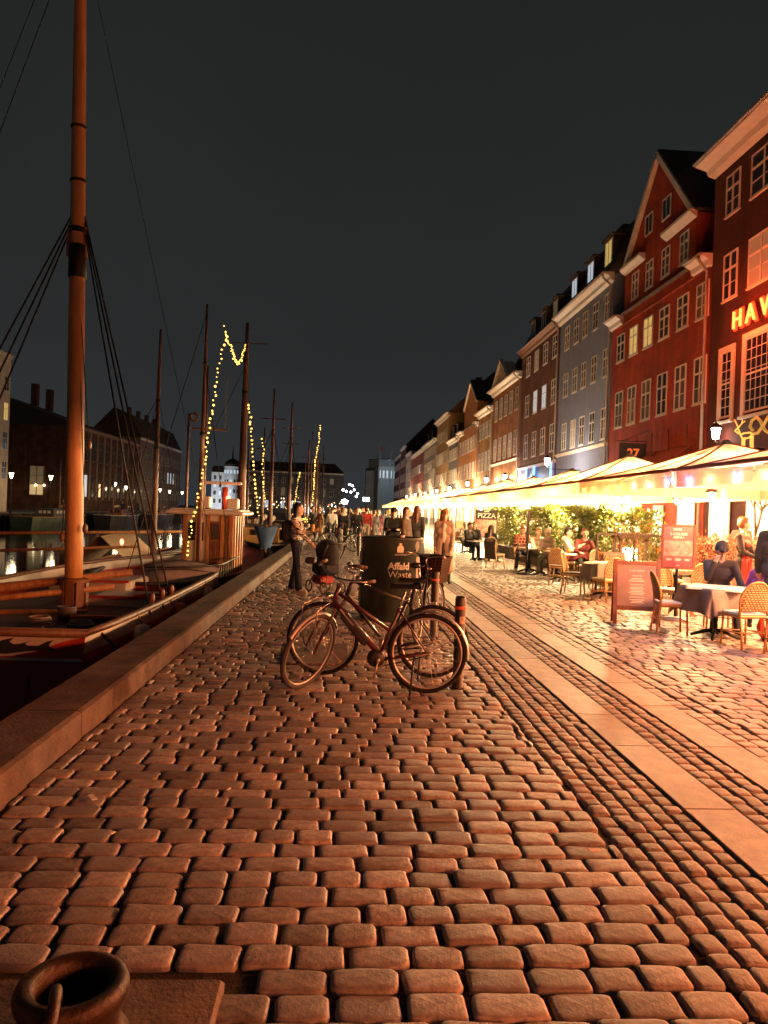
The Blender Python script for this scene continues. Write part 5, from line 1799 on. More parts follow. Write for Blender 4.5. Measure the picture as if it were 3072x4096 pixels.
def bicycle(label, loc, rz, frame_m, tyre_m, steer=0., lean=0., ebike=False, basket=None, carrier=False, fend=None, step=True, bars='city', group='parked bicycles', stand=True, front_rack=False, kid=False):
    """local +x forward, +y to the rider's left; rear wheel touches the ground at the origin"""
    t = thing('bicycle', label, 'bicycle', loc, group=group, rot=(lean, 0, rz))
    Rr = .367
    rh, fh = Vector((0, 0, Rr)), Vector((1.11, 0, Rr))
    bb, st, seat = Vector((.45, 0, .30)), Vector((.265, 0, .78)), Vector((.22, 0, .93))
    ht, hb = Vector((.83, 0, .95)), Vector((.885, 0, .80))
    wheel_parts(t, rh, TYRE if ebike else tyre_m)
    mb = MB()
    mb.tube([bb, st], .017, 8)
    if step:
        mb.tube([hb + Vector((.0, 0, .02)), bb + Vector((.0, 0, .06))], .031 if ebike else .018, 8)
        mb.tube([ht + Vector((.015, 0, -.05)), bb + Vector((-.09, 0, .27))], .016, 8)
    else:
        mb.tube([hb, bb], .018, 8)
        mb.tube([ht, st + Vector((0, 0, -.03))], .016, 8)
    mb.tube([ht, hb], .022, 8)
    for s in (-1, 1):
        mb.tube([bb + Vector((-.03, s * .03, 0)), rh + Vector((0, s * .06, 0))], .011, 6)
        mb.tube([st + Vector((0, s * .015, -.03)), rh + Vector((0, s * .06, 0))], .009, 6)
    fr = mb.build('frame', frame_m, t)
    MB().tube([st, seat], .013, 8).tube([st - (seat - st) * .05, st + (seat - st) * .1], .02, 8).build('seat_post', CHR, t)
    sd = MB()
    P = []
    for i in range(9):
        k = i / 8
        x = seat.x - .13 + .27 * k
        w = .085 * (1 - k) ** .55 + .018
        P.append([(x, w * cos(a), seat.z + .045 + .03 * sin(a) - .03 * (k * (1 - k)) + (.02 if k < .15 else 0)) for a in [pi * j / 6 for j in range(7)]] + [(x, -w * .5, seat.z + .02), (x, w * .5, seat.z + .02), (x, w, seat.z + .045)])
    sd.grid(P)
    sd.build('saddle', M('saddle_black', (.025, .022, .02), .5), t)
    # crank
    mb = MB().tube([bb + Vector((0, -.075, 0)), bb + Vector((0, .075, 0))], .02, 8)
    for s, a in ((1, -1.35), (-1, 1.8)):
        e = bb + Vector((.17 * cos(a), s * .085, .17 * sin(a)))
        mb.tube([bb + Vector((0, s * .075, 0)), e], .011, 6)
        mb.box(e + Vector((0, s * .055, 0)), (.085, .09, .022))
    mb.build('crank', ALU, t)
    MB().lathe([(.085, -.004), (.09, 0), (.085, .004)], 24, bb + Vector((0, -.055, 0)), rot=Matrix.Rotation(pi / 2, 3, 'X')).build('chainring', ALU, t)
    MB().tube([bb + Vector((0, -.06, .085)), rh + Vector((0, -.06, .035)), rh + Vector((-.035, -.06, 0)), rh + Vector((0, -.06, -.035)), bb + Vector((0, -.06, -.085))], .006, 5).build('chain', BLKP, t)
    if ebike:
        d = (bb - hb).normalized()
        mt = Matrix.Rotation(-math.atan2(d.z, d.x), 3, 'Y')
        c = hb.lerp(bb, .56) + Vector((.035, 0, .055))
        MB().bevbox((0, 0, 0), (.36, .085, .085), .018).build('battery', BLKP, t, c, rot=mt.to_euler())
        MB().bevbox((0, 0, 0), (.2, .088, .02), .006).build('battery_label', ALU, t, hb.lerp(bb, .45) + Vector((.06, 0, .1)), rot=mt.to_euler())
        MB().lathe([(.03, -.06), (.075, -.055), (.085, 0), (.075, .055), (.03, .06)], 16, bb + Vector((.02, 0, .01)), rot=Matrix.Rotation(pi / 2, 3, 'X')).build('motor', BLKP, t)
    if fend:
        MB().grid(fender(rh, .385, rad(20), rad(188))).build('mudguard', ALU if fend == 'full' else BLKP, t)
        MB().tube([rh + Vector((0, .06, 0)), rh + Vector((.385 * cos(2.6), .02, .385 * sin(2.6)))], .003, 4).build('guard_stay', CHR, t)
    if stand:
        MB().tube([rh + Vector((.12, .06, -.02)), Vector((.16, .2, .015))], .010, 6).build('kickstand', BLKP, t)
    if carrier:
        mb = MB()
        for s in (-.06, .06):
            mb.tube([(.2, s, .76), (-.3, s, .76)], .006, 5)
            mb.tube([rh + Vector((0, s, 0)), (-.15, s, .76)], .006, 5)
        for x in (.1, -.05, -.2, -.3):
            mb.tube([(x, -.06, .76), (x, .06, .76)], .006, 5)
        mb.build('carrier', BLKP, t)
        MB().lathe([(.02, 0), (.035, .01), (.03, .03)], 10, (-.34, 0, .72), rot=Matrix.Rotation(-pi / 2, 3, 'Y')).build('rear_reflector', M('reflector_red', (.4, .02, .02), .2), t)
    # steering assembly turns about the head tube
    ax = (ht - hb).normalized()
    sm = Matrix.Translation(hb) @ Matrix.Rotation(steer, 4, ax) @ Matrix.Translation(-hb)
    def T(p):
        return sm @ Vector(p)
    w = wheel_parts(t, (0, 0, 0), tyre_m)
    w.matrix_local = sm @ Matrix.Translation(fh)
    mb = MB()
    for s in (-1, 1):
        mb.tube([T(hb + Vector((0, s * .02, -.005))), T(hb + Vector((.02, s * .055, -.06))), T(fh + Vector((0, s * .055, 0)))], .012, 6)
    mb.tube([T(hb + Vector((0, -.055, -.04))), T(hb + Vector((0, .055, -.04)))], .013, 6)
    mb.build('fork', frame_m, t)
    if fend:
        P = [[T(p) for p in r] for r in fender(fh, .385, rad(35), rad(160))]
        MB().grid(P).build('mudguard', ALU if fend == 'full' else BLKP, t)
    top = ht + ax * .07
    mb = MB().tube([T(ht), T(top), T(top + Vector((.07, 0, .03)))], .014, 8)
    h = top + Vector((.07, 0, .03))
    pts = [h + Vector(p) for p in ((-.17, .29, .045), (-.06, .27, .05), (.02, .14, .03), (.02, 0, 0), (.02, -.14, .03), (-.06, -.27, .05), (-.17, -.29, .045))]
    mb.tube([T(p) for p in pts], .011, 8)
    mb.build('handlebar', CHR, t)
    for s in (0, -1):
        a, b = pts[s], pts[1 if s == 0 else -2]
        MB().tube([T(a), T(a.lerp(b, .85))], .016, 8).build('grip', M('grip_brown', (.10, .06, .04), .7), t)
        c = a.lerp(b, .95)
        MB().tube([T(c + Vector((.03, 0, -.02))), T(c + Vector((-.02, .015 if s else -.015, -.03))), T(a + Vector((.045, 0, -.04)))], .006, 5).build('brake_lever', CHR, t)
    bl = T(pts[1] + Vector((.03, -.07, .02)))
    MB().ball(bl, .028, sc=(1, 1, .7)).build('bell', M('bell_blue', (.25, .32, .38), .25, metal=.8), t)
    MB().lathe([(.012, -.04), (.034, .0), (.036, .025)], 12, T(hb + Vector((.08, 0, .09))), rot=Matrix.Rotation(pi / 2, 3, 'Y')).build('headlamp', CHR, t)
    mb = MB().tube([T(h + Vector((.03, .1, 0))), T(hb + Vector((.1, .05, .1))), T(hb + Vector((.02, .03, -.08)))], .0035, 4)
    mb.tube([T(h + Vector((.03, -.1, 0))), T(hb + Vector((.09, -.05, .08))), T(hb + Vector((-.1, -.02, -.02)))], .0035, 4)
    mb.build('cable', BLKP, t)
    if front_rack:
        mb = MB()
        for s in (-1, 1):
            mb.tube([T(fh + Vector((.0, s * .06, .02))), T(fh + Vector((.09, s * .085, .30))), T(fh + Vector((.10, s * .085, .46))), T(fh + Vector((-.10, s * .07, .50))), T(hb + Vector((.03, s * .03, .02)))], .007, 6)
        mb.tube([T(fh + Vector((.1, -.085, .46))), T(fh + Vector((.1, .085, .46)))], .007, 6)
        mb.build('front_rack', CHR, t)
        MB().bevbox((0, 0, 0), (.1, .09, .06), .015).build('handlebar_light', BLKP, t, T(h + Vector((.02, -.33, .06))))
    if basket:
        mb = MB()
        w0, w1, d0, d1, z0, hh = basket
        cx = .98 + w0
        lv = [(cx, 0, z0), (cx, 0, z0 + hh)]
        R0 = [(cx + sx * w0, sy * d0, z0) for sx, sy in ((-1, -1), (1, -1), (1, 1), (-1, 1))]
        R1 = [(cx + sx * w1, sy * d1, z0 + hh) for sx, sy in ((-1, -1), (1, -1), (1, 1), (-1, 1))]
        R2 = [(cx + sx * (w1 - .02), sy * (d1 - .02), z0 + hh) for sx, sy in ((-1, -1), (1, -1), (1, 1), (-1, 1))]
        R3 = [(cx + sx * (w0 - .02), sy * (d0 - .02), z0 + .02) for sx, sy in ((-1, -1), (1, -1), (1, 1), (-1, 1))]
        V = [T(p) for p in R0 + R1 + R2 + R3]
        fs = [(3, 2, 1, 0), (12, 13, 14, 15)]
        for r in range(3):
            for i in range(4):
                j = (i + 1) % 4
                fs.append((r * 4 + i, r * 4 + j, r * 4 + 4 + j, r * 4 + 4 + i))
        mb.add(V, fs)
        mb.tube([T(p) for p in R1], .014, 6, closed=True)
        mb.build('basket', WICK, t)
    return t


MAROON = M('maroon_frame', (.065, .012, .012), .35, coat=.4)
BLACKF = M('black_frame', (.02, .02, .02), .35, coat=.4)
bicycle('maroon electric bicycle on its kickstand, front wheel turned toward the viewer', (.80, 6.77, 0), rad(178), MAROON, TYREG, steer=rad(58), lean=rad(2.5), ebike=True, fend='full', front_rack=True)
bicycle('black bicycle standing behind the maroon electric one', (.93, 7.42, 0), rad(179), BLACKF, TYRE, steer=rad(-6), lean=rad(3), step=False)
bicycle('bicycle with large wicker basket leaning beside the waste bin', (.98, 9.3, 0), rad(74), BLACKF, TYRE, steer=rad(-18), lean=rad(-4), basket=(.12, .16, .14, .18, .70, .36), fend='black', step=True, stand=False)
bicycle('dark bicycle parked by the grey post near the kerb', (.42, 29.7, 0), rad(178), BLACKF, TYREG, steer=rad(12), carrier=True, fend='black', group='parked bicycles')
bicycle('second dark bicycle half hidden beside the grey post', (.75, 31.2, 0), rad(172), BLACKF, TYRE, steer=rad(-10), carrier=True, group='parked bicycles')
gp = MB().lathe([(.1, 0), (.1, .82), (.095, .86), (0, .88)], 16, (-.15, 30.3, 0))
gp.build('quay_post', M('granite_post', (.3, .27, .24), .8, noise=.3, nscale=8), label='grey granite post beside the parked dark bicycles', cat='post')

# ------------------------------------------------------------------ waste bin
bn = thing('waste_bin', 'tall dark green round waste bin lettered Affald and Waste', 'bin', (.75, 11.55, 0))
RB, HB = .47, 1.27
GRN = M('bin_green', (.028, .045, .038), .42, noise=.2, nscale=5, bump=.05, bscale=60, coat=.2)
MB().lathe([(RB - .015, 0), (RB, .015), (RB, HB - .03), (RB + .006, HB - .025), (RB + .006, HB), (RB - .03, HB + .004), (RB - .03, HB - .05), (.0, HB - .06)], 48).build('drum', GRN, bn)
mb = MB()
for i in range(26):
    z = .1 + i * .035
    a = pi + rad(6)
    mb.box(((RB + .008) * cos(a), (RB + .008) * sin(a), z + .05), (.03, .16, .02), rz=a, rot=Matrix.Rotation(a, 3, 'Z') @ Matrix.Rotation(rad(35), 3, 'Y'))
mb.build('serrated_edge', GRN, bn)
LET = M('bin_lettering', (.72, .66, .58), .5)


def wrap(me, u0, z0, r, mat):
    """bend flat lettering round the drum; angle 0 faces the street axis (-y)"""
    for v in me.vertices:
        a = -pi / 2 + (v.co.x + u0) / r
        v.co = Vector((r * cos(a), r * sin(a), v.co.y + z0))
    me.materials.clear()
    me.materials.append(mat)
    return me


def subdiv_text(txt, size, bold):
    return text_mesh(txt, size, 0, 'LEFT', bold)


put('lettering', wrap(subdiv_text('Affald', .145, .0045), -.075, .795, RB + .004, LET), bn)
put('lettering', wrap(subdiv_text('Waste', .145, -.0012), -.075, .67, RB + .004, LET), bn)
put('lettering', wrap(subdiv_text('RESTAFFALD', .035, 0), .02, 1.005, RB + .004, LET), bn)
ic = MB()
body = [(-.045, 0), (.045, 0), (.05, .012), (.05, .075), (.035, .1), (.012, .108), (.03, .14), (.012, .132), (0, .145), (-.012, .132), (-.03, .14), (-.012, .108), (-.035, .1), (-.05, .075), (-.05, .012)]
ic.add([(x, z, 0) for x, z in body], [tuple(range(len(body)))])
me = ic.mesh('bag_symbol', LET)
put('bag_symbol', wrap(me, .105, 1.05, RB + .004, LET), bn)
pl = MB()
P = [[((RB + .004) * cos(a), (RB + .004) * sin(a), z) for z in (.45, .75, .98)] for a in [-pi / 2 + rad(50 + 3 * i) for i in range(12)]]
pl.grid(P)
pl.build('steel_plate', M('bin_plate', (.34, .31, .28), .4, noise=.15, nscale=5), bn)
P = [[((RB + .005) * cos(a) , (RB + .005) * sin(a), 1.15 + .08 * s * sin(k * pi / 8)) for s in (-1, 1)] for k, a in enumerate([-pi / 2 + rad(44 + 2 * i) for i in range(9)])]
pl = MB().grid(P)
pl.build('round_sticker', M('sticker_dark', (.06, .075, .065), .5), bn)
MB().lathe([(.035, 0), (.04, .03), (.02, .035)], 10, (.88, 11.18, HB + .005)).build('crumpled_cup', CUSH, label='crumpled paper cup left on the bin rim', cat='cup')

# ------------------------------------------------------------------ bollards
BOLL = M('bollard_black', (.035, .033, .032), .45, noise=.25, nscale=10)
BAND = M('bollard_band', (.65, .09, .03), .4, emit=(1, .15, .03), es=.06)
for i, (x, y, lb) in enumerate(((1.13, 7.0, 'black bollard with red band and stickers behind the rear wheel'), (1.24, 9.85, 'black bollard with red band beside the wicker basket'), (.55, 27.0, 'distant black bollard in the crowd'))):
    t = thing('bollard', lb, 'bollard', (x, y, 0), group='bollards along the quay')
    MB().lathe([(.062, 0), (.062, .02), (.052, .03), (.052, .85), (.046, .875), (0, .885)], 18).build('shaft', BOLL, t)
    MB().lathe([(.0535, .755), (.0545, .757), (.0545, .783), (.0535, .785)], 18).build('band', BAND, t)
    if i == 0:
        for z, h, w, m in ((.62, .07, .06, 'sticker_pale'), (.50, .05, .05, 'sticker_red')):
            MB().grid([[(.0555 * cos(a), .0555 * sin(a), zz) for zz in (z, z + h)] for a in [-pi / 2 - .2 + k * w / .0555 / 6 for k in range(7)]]).build('sticker', M(m, (.6, .5, .42) if 'pale' in m else (.45, .12, .08), .5, noise=.5, nscale=40), t)
# mooring post in the foreground corner
RUST = M('rusty_iron', (.06, .032, .022), .42, metal=.45, noise=.5, nscale=9, bump=.4, bscale=50)
t = thing('mooring_ring_post', 'rusty hollow iron mooring collar with hook in the foreground corner', 'mooring post', (-.78, 2.3, .018))
t.scale = (.93, .93, .95)
MB().lathe([(.185, .0), (.165, .02), (.15, .06), (.155, .1), (.168, .125), (.178, .145), (.18, .165), (.172, .185), (.15, .193), (.125, .185), (.112, .165), (.108, .14), (.107, .03), (0, .025)], 44).build('collar', RUST, t)
MB().tube([(.03, -.3, -.01), (.02, -.28, .08), (.015, -.23, .17), (.005, -.17, .215), (-.015, -.1, .22), (-.03, -.05, .16), (-.03, -.03, .06)], .019, 10).build('hook', RUST, t)
MB().lathe([(.12, 0), (.12, .05), (.1, .075), (0, .085)], 20, (.05, -.34, -.01)).build('foot', RUST, t)
# litter
for i, (x, y, sx, sy) in enumerate(((1.30, 3.62, .06, .03), (-1.1, 3.75, .03, .012), (-1.35, 4.2, .08, .03), (.9, 7.9, .06, .03), (-.62, 4.35, .035, .012))):
    MB().box((x, y, .012), (sx, sy, .006), rz=i * 1.1).build('paper_scrap', CUSH, label=['pale paper scrap by the sett strip', 'tiny cigarette end on the cobbles', 'flat paper scrap near the kerb', 'paper scrap under the rear wheel', 'cigarette end beside a cobble joint'][i], cat='litter')

# ------------------------------------------------------------------ stroller
t = thing('stroller', 'dark folding stroller with hood pushed by the woman', 'stroller', (-.33, 14.75, 0), rad(215))
NAVY = M('stroller_cloth', (.018, .02, .03), .85, noise=.2, nscale=8)
P = []
for i in range(9):
    a = rad(-25 + 150 * i / 8)
    P.append([(.30 * cos(b) * .8, .33 * cos(a) * sin(b) , .72 + .36 * sin(a) * sin(b)) for b in [pi * j / 8 for j in range(9)]])
MB().grid(P).build('hood', NAVY, t)
mb = MB().bevbox((0, -.02, .52), (.4, .5, .32), .06)
mb.bevbox((0, .16, .74), (.38, .12, .4), .05)
mb.build('seat', NAVY, t)
mb = MB()
for s in (-1, 1):
    mb.tube([(s * .22, .36, 1.0), (s * .22, .2, .75), (s * .22, -.28, .14)], .013, 6)
    mb.tube([(s * .22, -.05, .5), (s * .22, .25, .14)], .013, 6)
mb.tube([(-.22, .36, 1.0), (.22, .36, 1.0)], .018, 6)
mb.build('frame', BLKP, t)
for s in (-1, 1):
    for y in (-.28, .25):
        MB().tube([(s * .22, y + .11 * cos(a), .125 + .11 * sin(a)) for a in [2 * pi * i / 16 for i in range(16)]], .015, 6, closed=True).build('wheel', TYREG, t)
MB().bevbox((0, -.1, .26), (.34, .36, .18), .04).build('under_basket', M('basket_red', (.3, .03, .03), .6), t)

# ------------------------------------------------------------------ lamps across the canal and at the far end
def street_lamp(label, x, y, h, es, power, group='street lamps across the canal'):
    t = thing('street_lamp', label, 'street lamp', (x, y, 0), group=group)
    MB().lathe([(.12, 0), (.1, .4), (.05, .6), (.04, h - .5), (.03, h - .3)], 8).build('post', IRON, t)
    MB().lathe([(.1, h - .32), (.27, h + .3)], 8, smooth=False).build('glass', E_('lamp_glass', (1, .80, .48), es), t)
    MB().lathe([(.3, h + .305), (.14, h + .5), (0, h + .62)], 8, smooth=False).build('cap', IRON, t)
    lamp(t, (0.5, 0, h - .1), power, (1, .78, .48), .25)
    return t


for i, (y, h) in enumerate(((84, 4.2), (95, 4.4), (121, 4.5), (127, 4.1), (150, 4.3), (158, 4.2), (170, 4.2))):
    street_lamp(['lamp at the pale corner house across the canal', 'lamp before the lit palace window', 'tall lamp at the palace front', 'lower lamp beside the tall palace lamp', 'lamp at the palace end', 'lamp by the long corniced house', 'last lamp on the opposite quay'][i], -37, y, h, 9, 100)
for i, (x, y, z) in enumerate(((1.0, 190, 8.2), (1.9, 205, 8.4), (.2, 180, 6.2), (-.6, 175, 6.4), (1.3, 185, 6.2), (2.3, 200, 7.2), (3.1, 190, 6.0), (2.9, 200, 5.4))):
    t = thing('hanging_street_light', 'small white street light hanging over the square, %s in the cluster' % ['topmost', 'upper right', 'far left', 'leftmost low', 'middle', 'upper middle', 'rightmost', 'lowest right'][i], 'street light', (x, y, z), group='lights over the square')
    MB().ball((0, 0, 0), .26, 8, 6).build('globe', E_('globe_white', (1, .9, .86), 22), t)
    MB().tube([(0, 0, .2), (0, 0, .7)], .03, 5).tube([(-4, 0, .9), (0, 0, .7), (4, 0, .9)], .015, 4).build('wire', IRON, t)
t = thing('stage_floodlight', 'dazzling pinkish white floodlight above the distant crowd', 'floodlight', (-.2, 172, 3.6))
MB().ball((0, 0, 0), .62, 12, 8, sc=(1.25, .5, .9)).build('lamp_panel', E_('flood_pink', (1, .78, .92), 26), t)
MB().tube([(0, .3, -3.6), (0, .3, .4)], .08, 6).build('mast', IRON, t)
lamp(t, (0, -1, 0), 2500, (1, .72, .88), .5)
t = thing('shop_sign', 'green-white glowing kiosk sign at the street end', 'sign', (5.3, 190, 4.6))
MB().bevbox((0, 0, 0), (1.7, .3, .95), .1).build('panel', E_('sign_mint', (.75, 1, .88), 8), t)
MB().tube([(0, .3, -4.6), (0, .3, .4)], .08, 6).build('mast', IRON, t)
t = thing('market_tent', 'lit white market tent on the square at the canal head', 'tent', (-8.5, 200, 0))
MB().prism([(-3, 2.2), (3, 2.2), (0, 3.6)], 'y', -2.5, 2.5).build('tent_roof', CUSH, t)
mb = MB()
for x in (-2.9, 2.9):
    for y in (-2.4, 2.4):
        mb.tube([(x, y, 0), (x, y, 2.3)], .06, 6)
mb.build('tent_pole', POLE, t)
MB().bb(-2.6, 2.6, 2.0, 2.1, .3, 2.1).build('back_wall', E_('tent_glow', (.85, .9, 1), 2.2), t)
# ================================================================== people
# every body is one remeshed surface grown from tapered limbs; faces take the colour of the nearest limb
SKIN, TOP, BOT, SHOE, HAIR, EXT, CUF = range(7)


class Body:
    def __init__(s):
        s.c = []

    def cap(s, a, b, r0, r1, m, flat=1.0):
        s.c.append((Vector(a), Vector(b), r0, r1, m, flat))


def limb_dir(fl, ab, side):
    """fl forward swing, ab outward; body faces -y"""
    return Vector((side * sin(ab), -sin(fl) * cos(ab), -cos(fl) * cos(ab)))


def person_caps(pose='stand', legs=((0, 0, 0), (0, 0, 0)), arms=((.1, .12, .2), (.1, .12, .2)), lean=0., coat=0., hair='short', bulk=1.0, hand=False,
                headturn=0., nod=0., scarf=False, skirt=False, hold=None, female=False, apron=False, hood=False, openfront=False):
    b = Body()
    hipz = .92 if pose != 'sit' else .50
    k = bulk
    L = Matrix.Rotation(lean, 3, 'X')
    hip = Vector((0, 0, hipz))
    def U(x, y, z):
        return hip + L @ Vector((x, y, z - .92))
    sh = .165 if female else .185
    # torso
    b.cap(U(-.07, 0, .95), U(.07, 0, .95), .115 * k, .115 * k, BOT if not coat else TOP, .85)
    b.cap(U(-.055, 0, 1.06), U(.055, 0, 1.06), .105 * k, .105 * k, TOP, .85)
    b.cap(U(-.075, 0, 1.24), U(.075, 0, 1.24), .12 * k, .12 * k, TOP, .82)
    b.cap(U(-sh + .045, .01, 1.39), U(sh - .045, .01, 1.39), .072 * k, .072 * k, TOP, .95)
    b.cap(U(0, .01, 1.38), U(0, -.005, 1.52), .062, .052, SKIN)
    if scarf:
        b.cap(U(-.04, -.01, 1.45), U(.04, -.01, 1.45), .085, .085, EXT)
    # head
    HR = L @ Matrix.Rotation(headturn, 3, 'Z') @ Matrix.Rotation(nod, 3, 'X')
    hc = U(0, -.01, 1.60)
    def Hd(x, y, z):
        return hc + HR @ Vector((x, y, z))
    b.cap(Hd(0, .0, .035), Hd(0, -.005, .02), .092, .09, SKIN)
    b.cap(Hd(0, -.02, -.01), Hd(0, -.042, -.075), .07, .043, SKIN)
    b.cap(Hd(0, -.095, .015), Hd(0, -.112, -.02), .012, .016, SKIN)
    for s_ in (-1, 1):
        b.cap(Hd(s_ * .086, .01, .01), Hd(s_ * .09, .018, -.02), .018, .014, SKIN)
        b.cap(Hd(s_ * .033, -.0885, .024), Hd(s_ * .034, -.0885, .024), .0085, .0085, SHOE)
        b.cap(Hd(s_ * .02, -.09, .042), Hd(s_ * .05, -.083, .042), .008, .007, HAIR)
    b.cap(Hd(-.018, -.091, -.048), Hd(.018, -.091, -.048), .007, .007, CUF if female else SKIN)
    if hair in ('short', 'long', 'bun', 'beard'):
        b.cap(Hd(0, .022, .055), Hd(0, .03, .03), .1, .095, HAIR)
        b.cap(Hd(-.03, -.035, .098), Hd(.03, -.035, .098), .04, .04, HAIR)
    if hair == 'beard':
        b.cap(Hd(-.03, -.045, -.075), Hd(.03, -.045, -.075), .04, .04, HAIR)
    if hair == 'long':
        for s_ in (-1, 0, 1):
            b.cap(Hd(s_ * .062, .045 if s_ == 0 else .02, .04), U(s_ * .095, .07 if s_ == 0 else .03, 1.30), .058, .045, HAIR)
    if hair == 'bun':
        b.cap(Hd(0, .1, .09), Hd(0, .11, .1), .05, .05, HAIR)
    if hair in ('cap', 'caplong'):
        b.cap(Hd(0, .012, .055), Hd(0, .012, .06), .104, .1, EXT)
        b.cap(Hd(-.03, -.1, .06), Hd(.03, -.1, .06), .045, .045, EXT, .6)
        b.cap(Hd(0, -.13, .055), Hd(0, -.15, .05), .03, .02, EXT)
        b.cap(Hd(0, .03, .0), Hd(0, .04, -.03), .085, .07, HAIR)
        if hair == 'caplong':
            for s_ in (-1, 0, 1):
                b.cap(Hd(s_ * .062, .045 if s_ == 0 else .02, .0), U(s_ * .09, .06 if s_ == 0 else .02, 1.32), .055, .04, HAIR)
    if hair == 'beanie':
        b.cap(Hd(0, .014, .06), Hd(0, .025, .09), .104, .085, EXT)
        b.cap(Hd(0, .03, .0), Hd(0, .04, -.03), .085, .07, HAIR)
    if hair == 'hood':
        b.cap(Hd(0, .035, .04), Hd(0, .05, .0), .125, .12, TOP)
        b.cap(Hd(0, .06, -.06), U(0, .06, 1.4), .11, .1, TOP)
    if hood:
        b.cap(U(-.06, .1, 1.44), U(.06, .1, 1.44), .085, .085, TOP)
    # legs
    feet = []
    for s_, (fl, kn, ab) in zip((-1, 1), legs):
        hp = Vector((s_ * .088, 0, hipz - (.02 if pose != 'sit' else 0)))
        d1 = limb_dir(fl, ab, s_)
        kne = hp + d1 * .43
        d2 = limb_dir(fl - kn, ab * .5, s_)
        an = kne + d2 * .41
        w = 1.6 if female and coat == 0 and pose != 'sit' else 1.0
        b.cap(hp, kne, .088 * min(k, 1.08), .06, BOT)
        b.cap(kne, an + d2 * -.02, .06, .046 * w, BOT)
        b.cap(kne, kne.lerp(an, .35), .058, .062, BOT)
        f0 = an + Vector((0, .02, -.035))
        toe = Vector((s_ * .03, -.17, -.012 if fl - kn > -.35 else -.03))
        if fl - kn < -.5:
            toe = Vector((s_ * .02, -.12, -.11))
        b.cap(f0 + Vector((0, .02, 0)), f0 + toe, .043, .036, SHOE)
        feet.append(min(f0.z - .043, (f0 + toe).z - .036))
    # arms
    for i, (s_, (fl, ab, el)) in enumerate(zip((-1, 1), arms)):
        sp = U(s_ * sh, .01, 1.395)
        d1 = L @ limb_dir(fl, ab, s_)
        eb = sp + d1 * .28
        inw = -.25 * s_ if el > .9 else -.05 * s_
        d2 = (L @ limb_dir(fl + el, ab * .4, s_) + Vector((inw * 1.4, 0, 0))).normalized()
        wr = eb + d2 * .24
        b.cap(sp, eb, .063 * k, .05 * k, TOP)
        b.cap(eb, wr, .05 * k, .038 * k, TOP)
        hd = wr + d2 * .09
        b.cap(wr, hd, .028, .036, SKIN, .7 if hand else 1)
        if hand:
            sd = d2.cross(Vector((s_, 0, 0.2))).normalized()
            crl = Vector((-s_ * .5, -.2, -.3)).normalized()
            for q in (-1.5, -.5, .5, 1.5):
                o = hd + sd * q * .017
                m1_ = o + d2 * (.042 - abs(q) * .004)
                b.cap(o, m1_, .0095, .009, SKIN)
                b.cap(m1_, m1_ + (d2 * .5 + crl * .6) * .04, .009, .008, SKIN)
            b.cap(wr + sd * -.02 + d2 * .03, wr + sd * -.05 + d2 * .075, .011, .01, SKIN)
        else:
            b.cap(hd, hd + d2 * .06 + Vector((-s_ * .015, 0, 0)), .032, .022, SKIN)
            b.cap(wr + d2 * .03, wr + d2 * .08 + Vector((0, -.03, 0)), .013, .011, SKIN)
    if coat:
        n = 4
        for s_ in (-1, 1):
            b.cap(U(s_ * .07, .0, .98), Vector((s_ * .1, .02, hipz - coat)), .125 * k, .15 * k, TOP, .95)
        b.cap(U(0, .06, .98), Vector((0, .1, hipz - coat)), .11 * k, .12 * k, TOP, 1)
    if openfront:
        b.cap(U(0, -.075, 1.36), U(0, -.085, 1.0), .05, .055, CUF, .9)
        b.cap(U(0, -.06, .96), Vector((.03, -.1, hipz - coat)), .07, .06, BOT, 1)
    if skirt:
        b.cap(U(0, 0, .95), Vector((0, 0, .5)), .15, .2, BOT, .9)
    if apron:
        b.cap(U(-.06, -.075, 1.26), U(.06, -.075, 1.26), .055, .055, EXT, .7)
        b.cap(U(-.09, -.08, 1.05), U(.09, -.08, 1.05), .06, .06, EXT, .7)
        b.cap(U(-.1, -.075, .95), Vector((-.1, -.09, .55)), .07, .075, EXT, .7)
        b.cap(U(.1, -.075, .95), Vector((.1, -.09, .55)), .07, .075, EXT, .7)
        b.cap(U(0, -.085, .95), Vector((0, -.1, .55)), .07, .075, EXT, .7)
    b.low = min(feet)
    return b


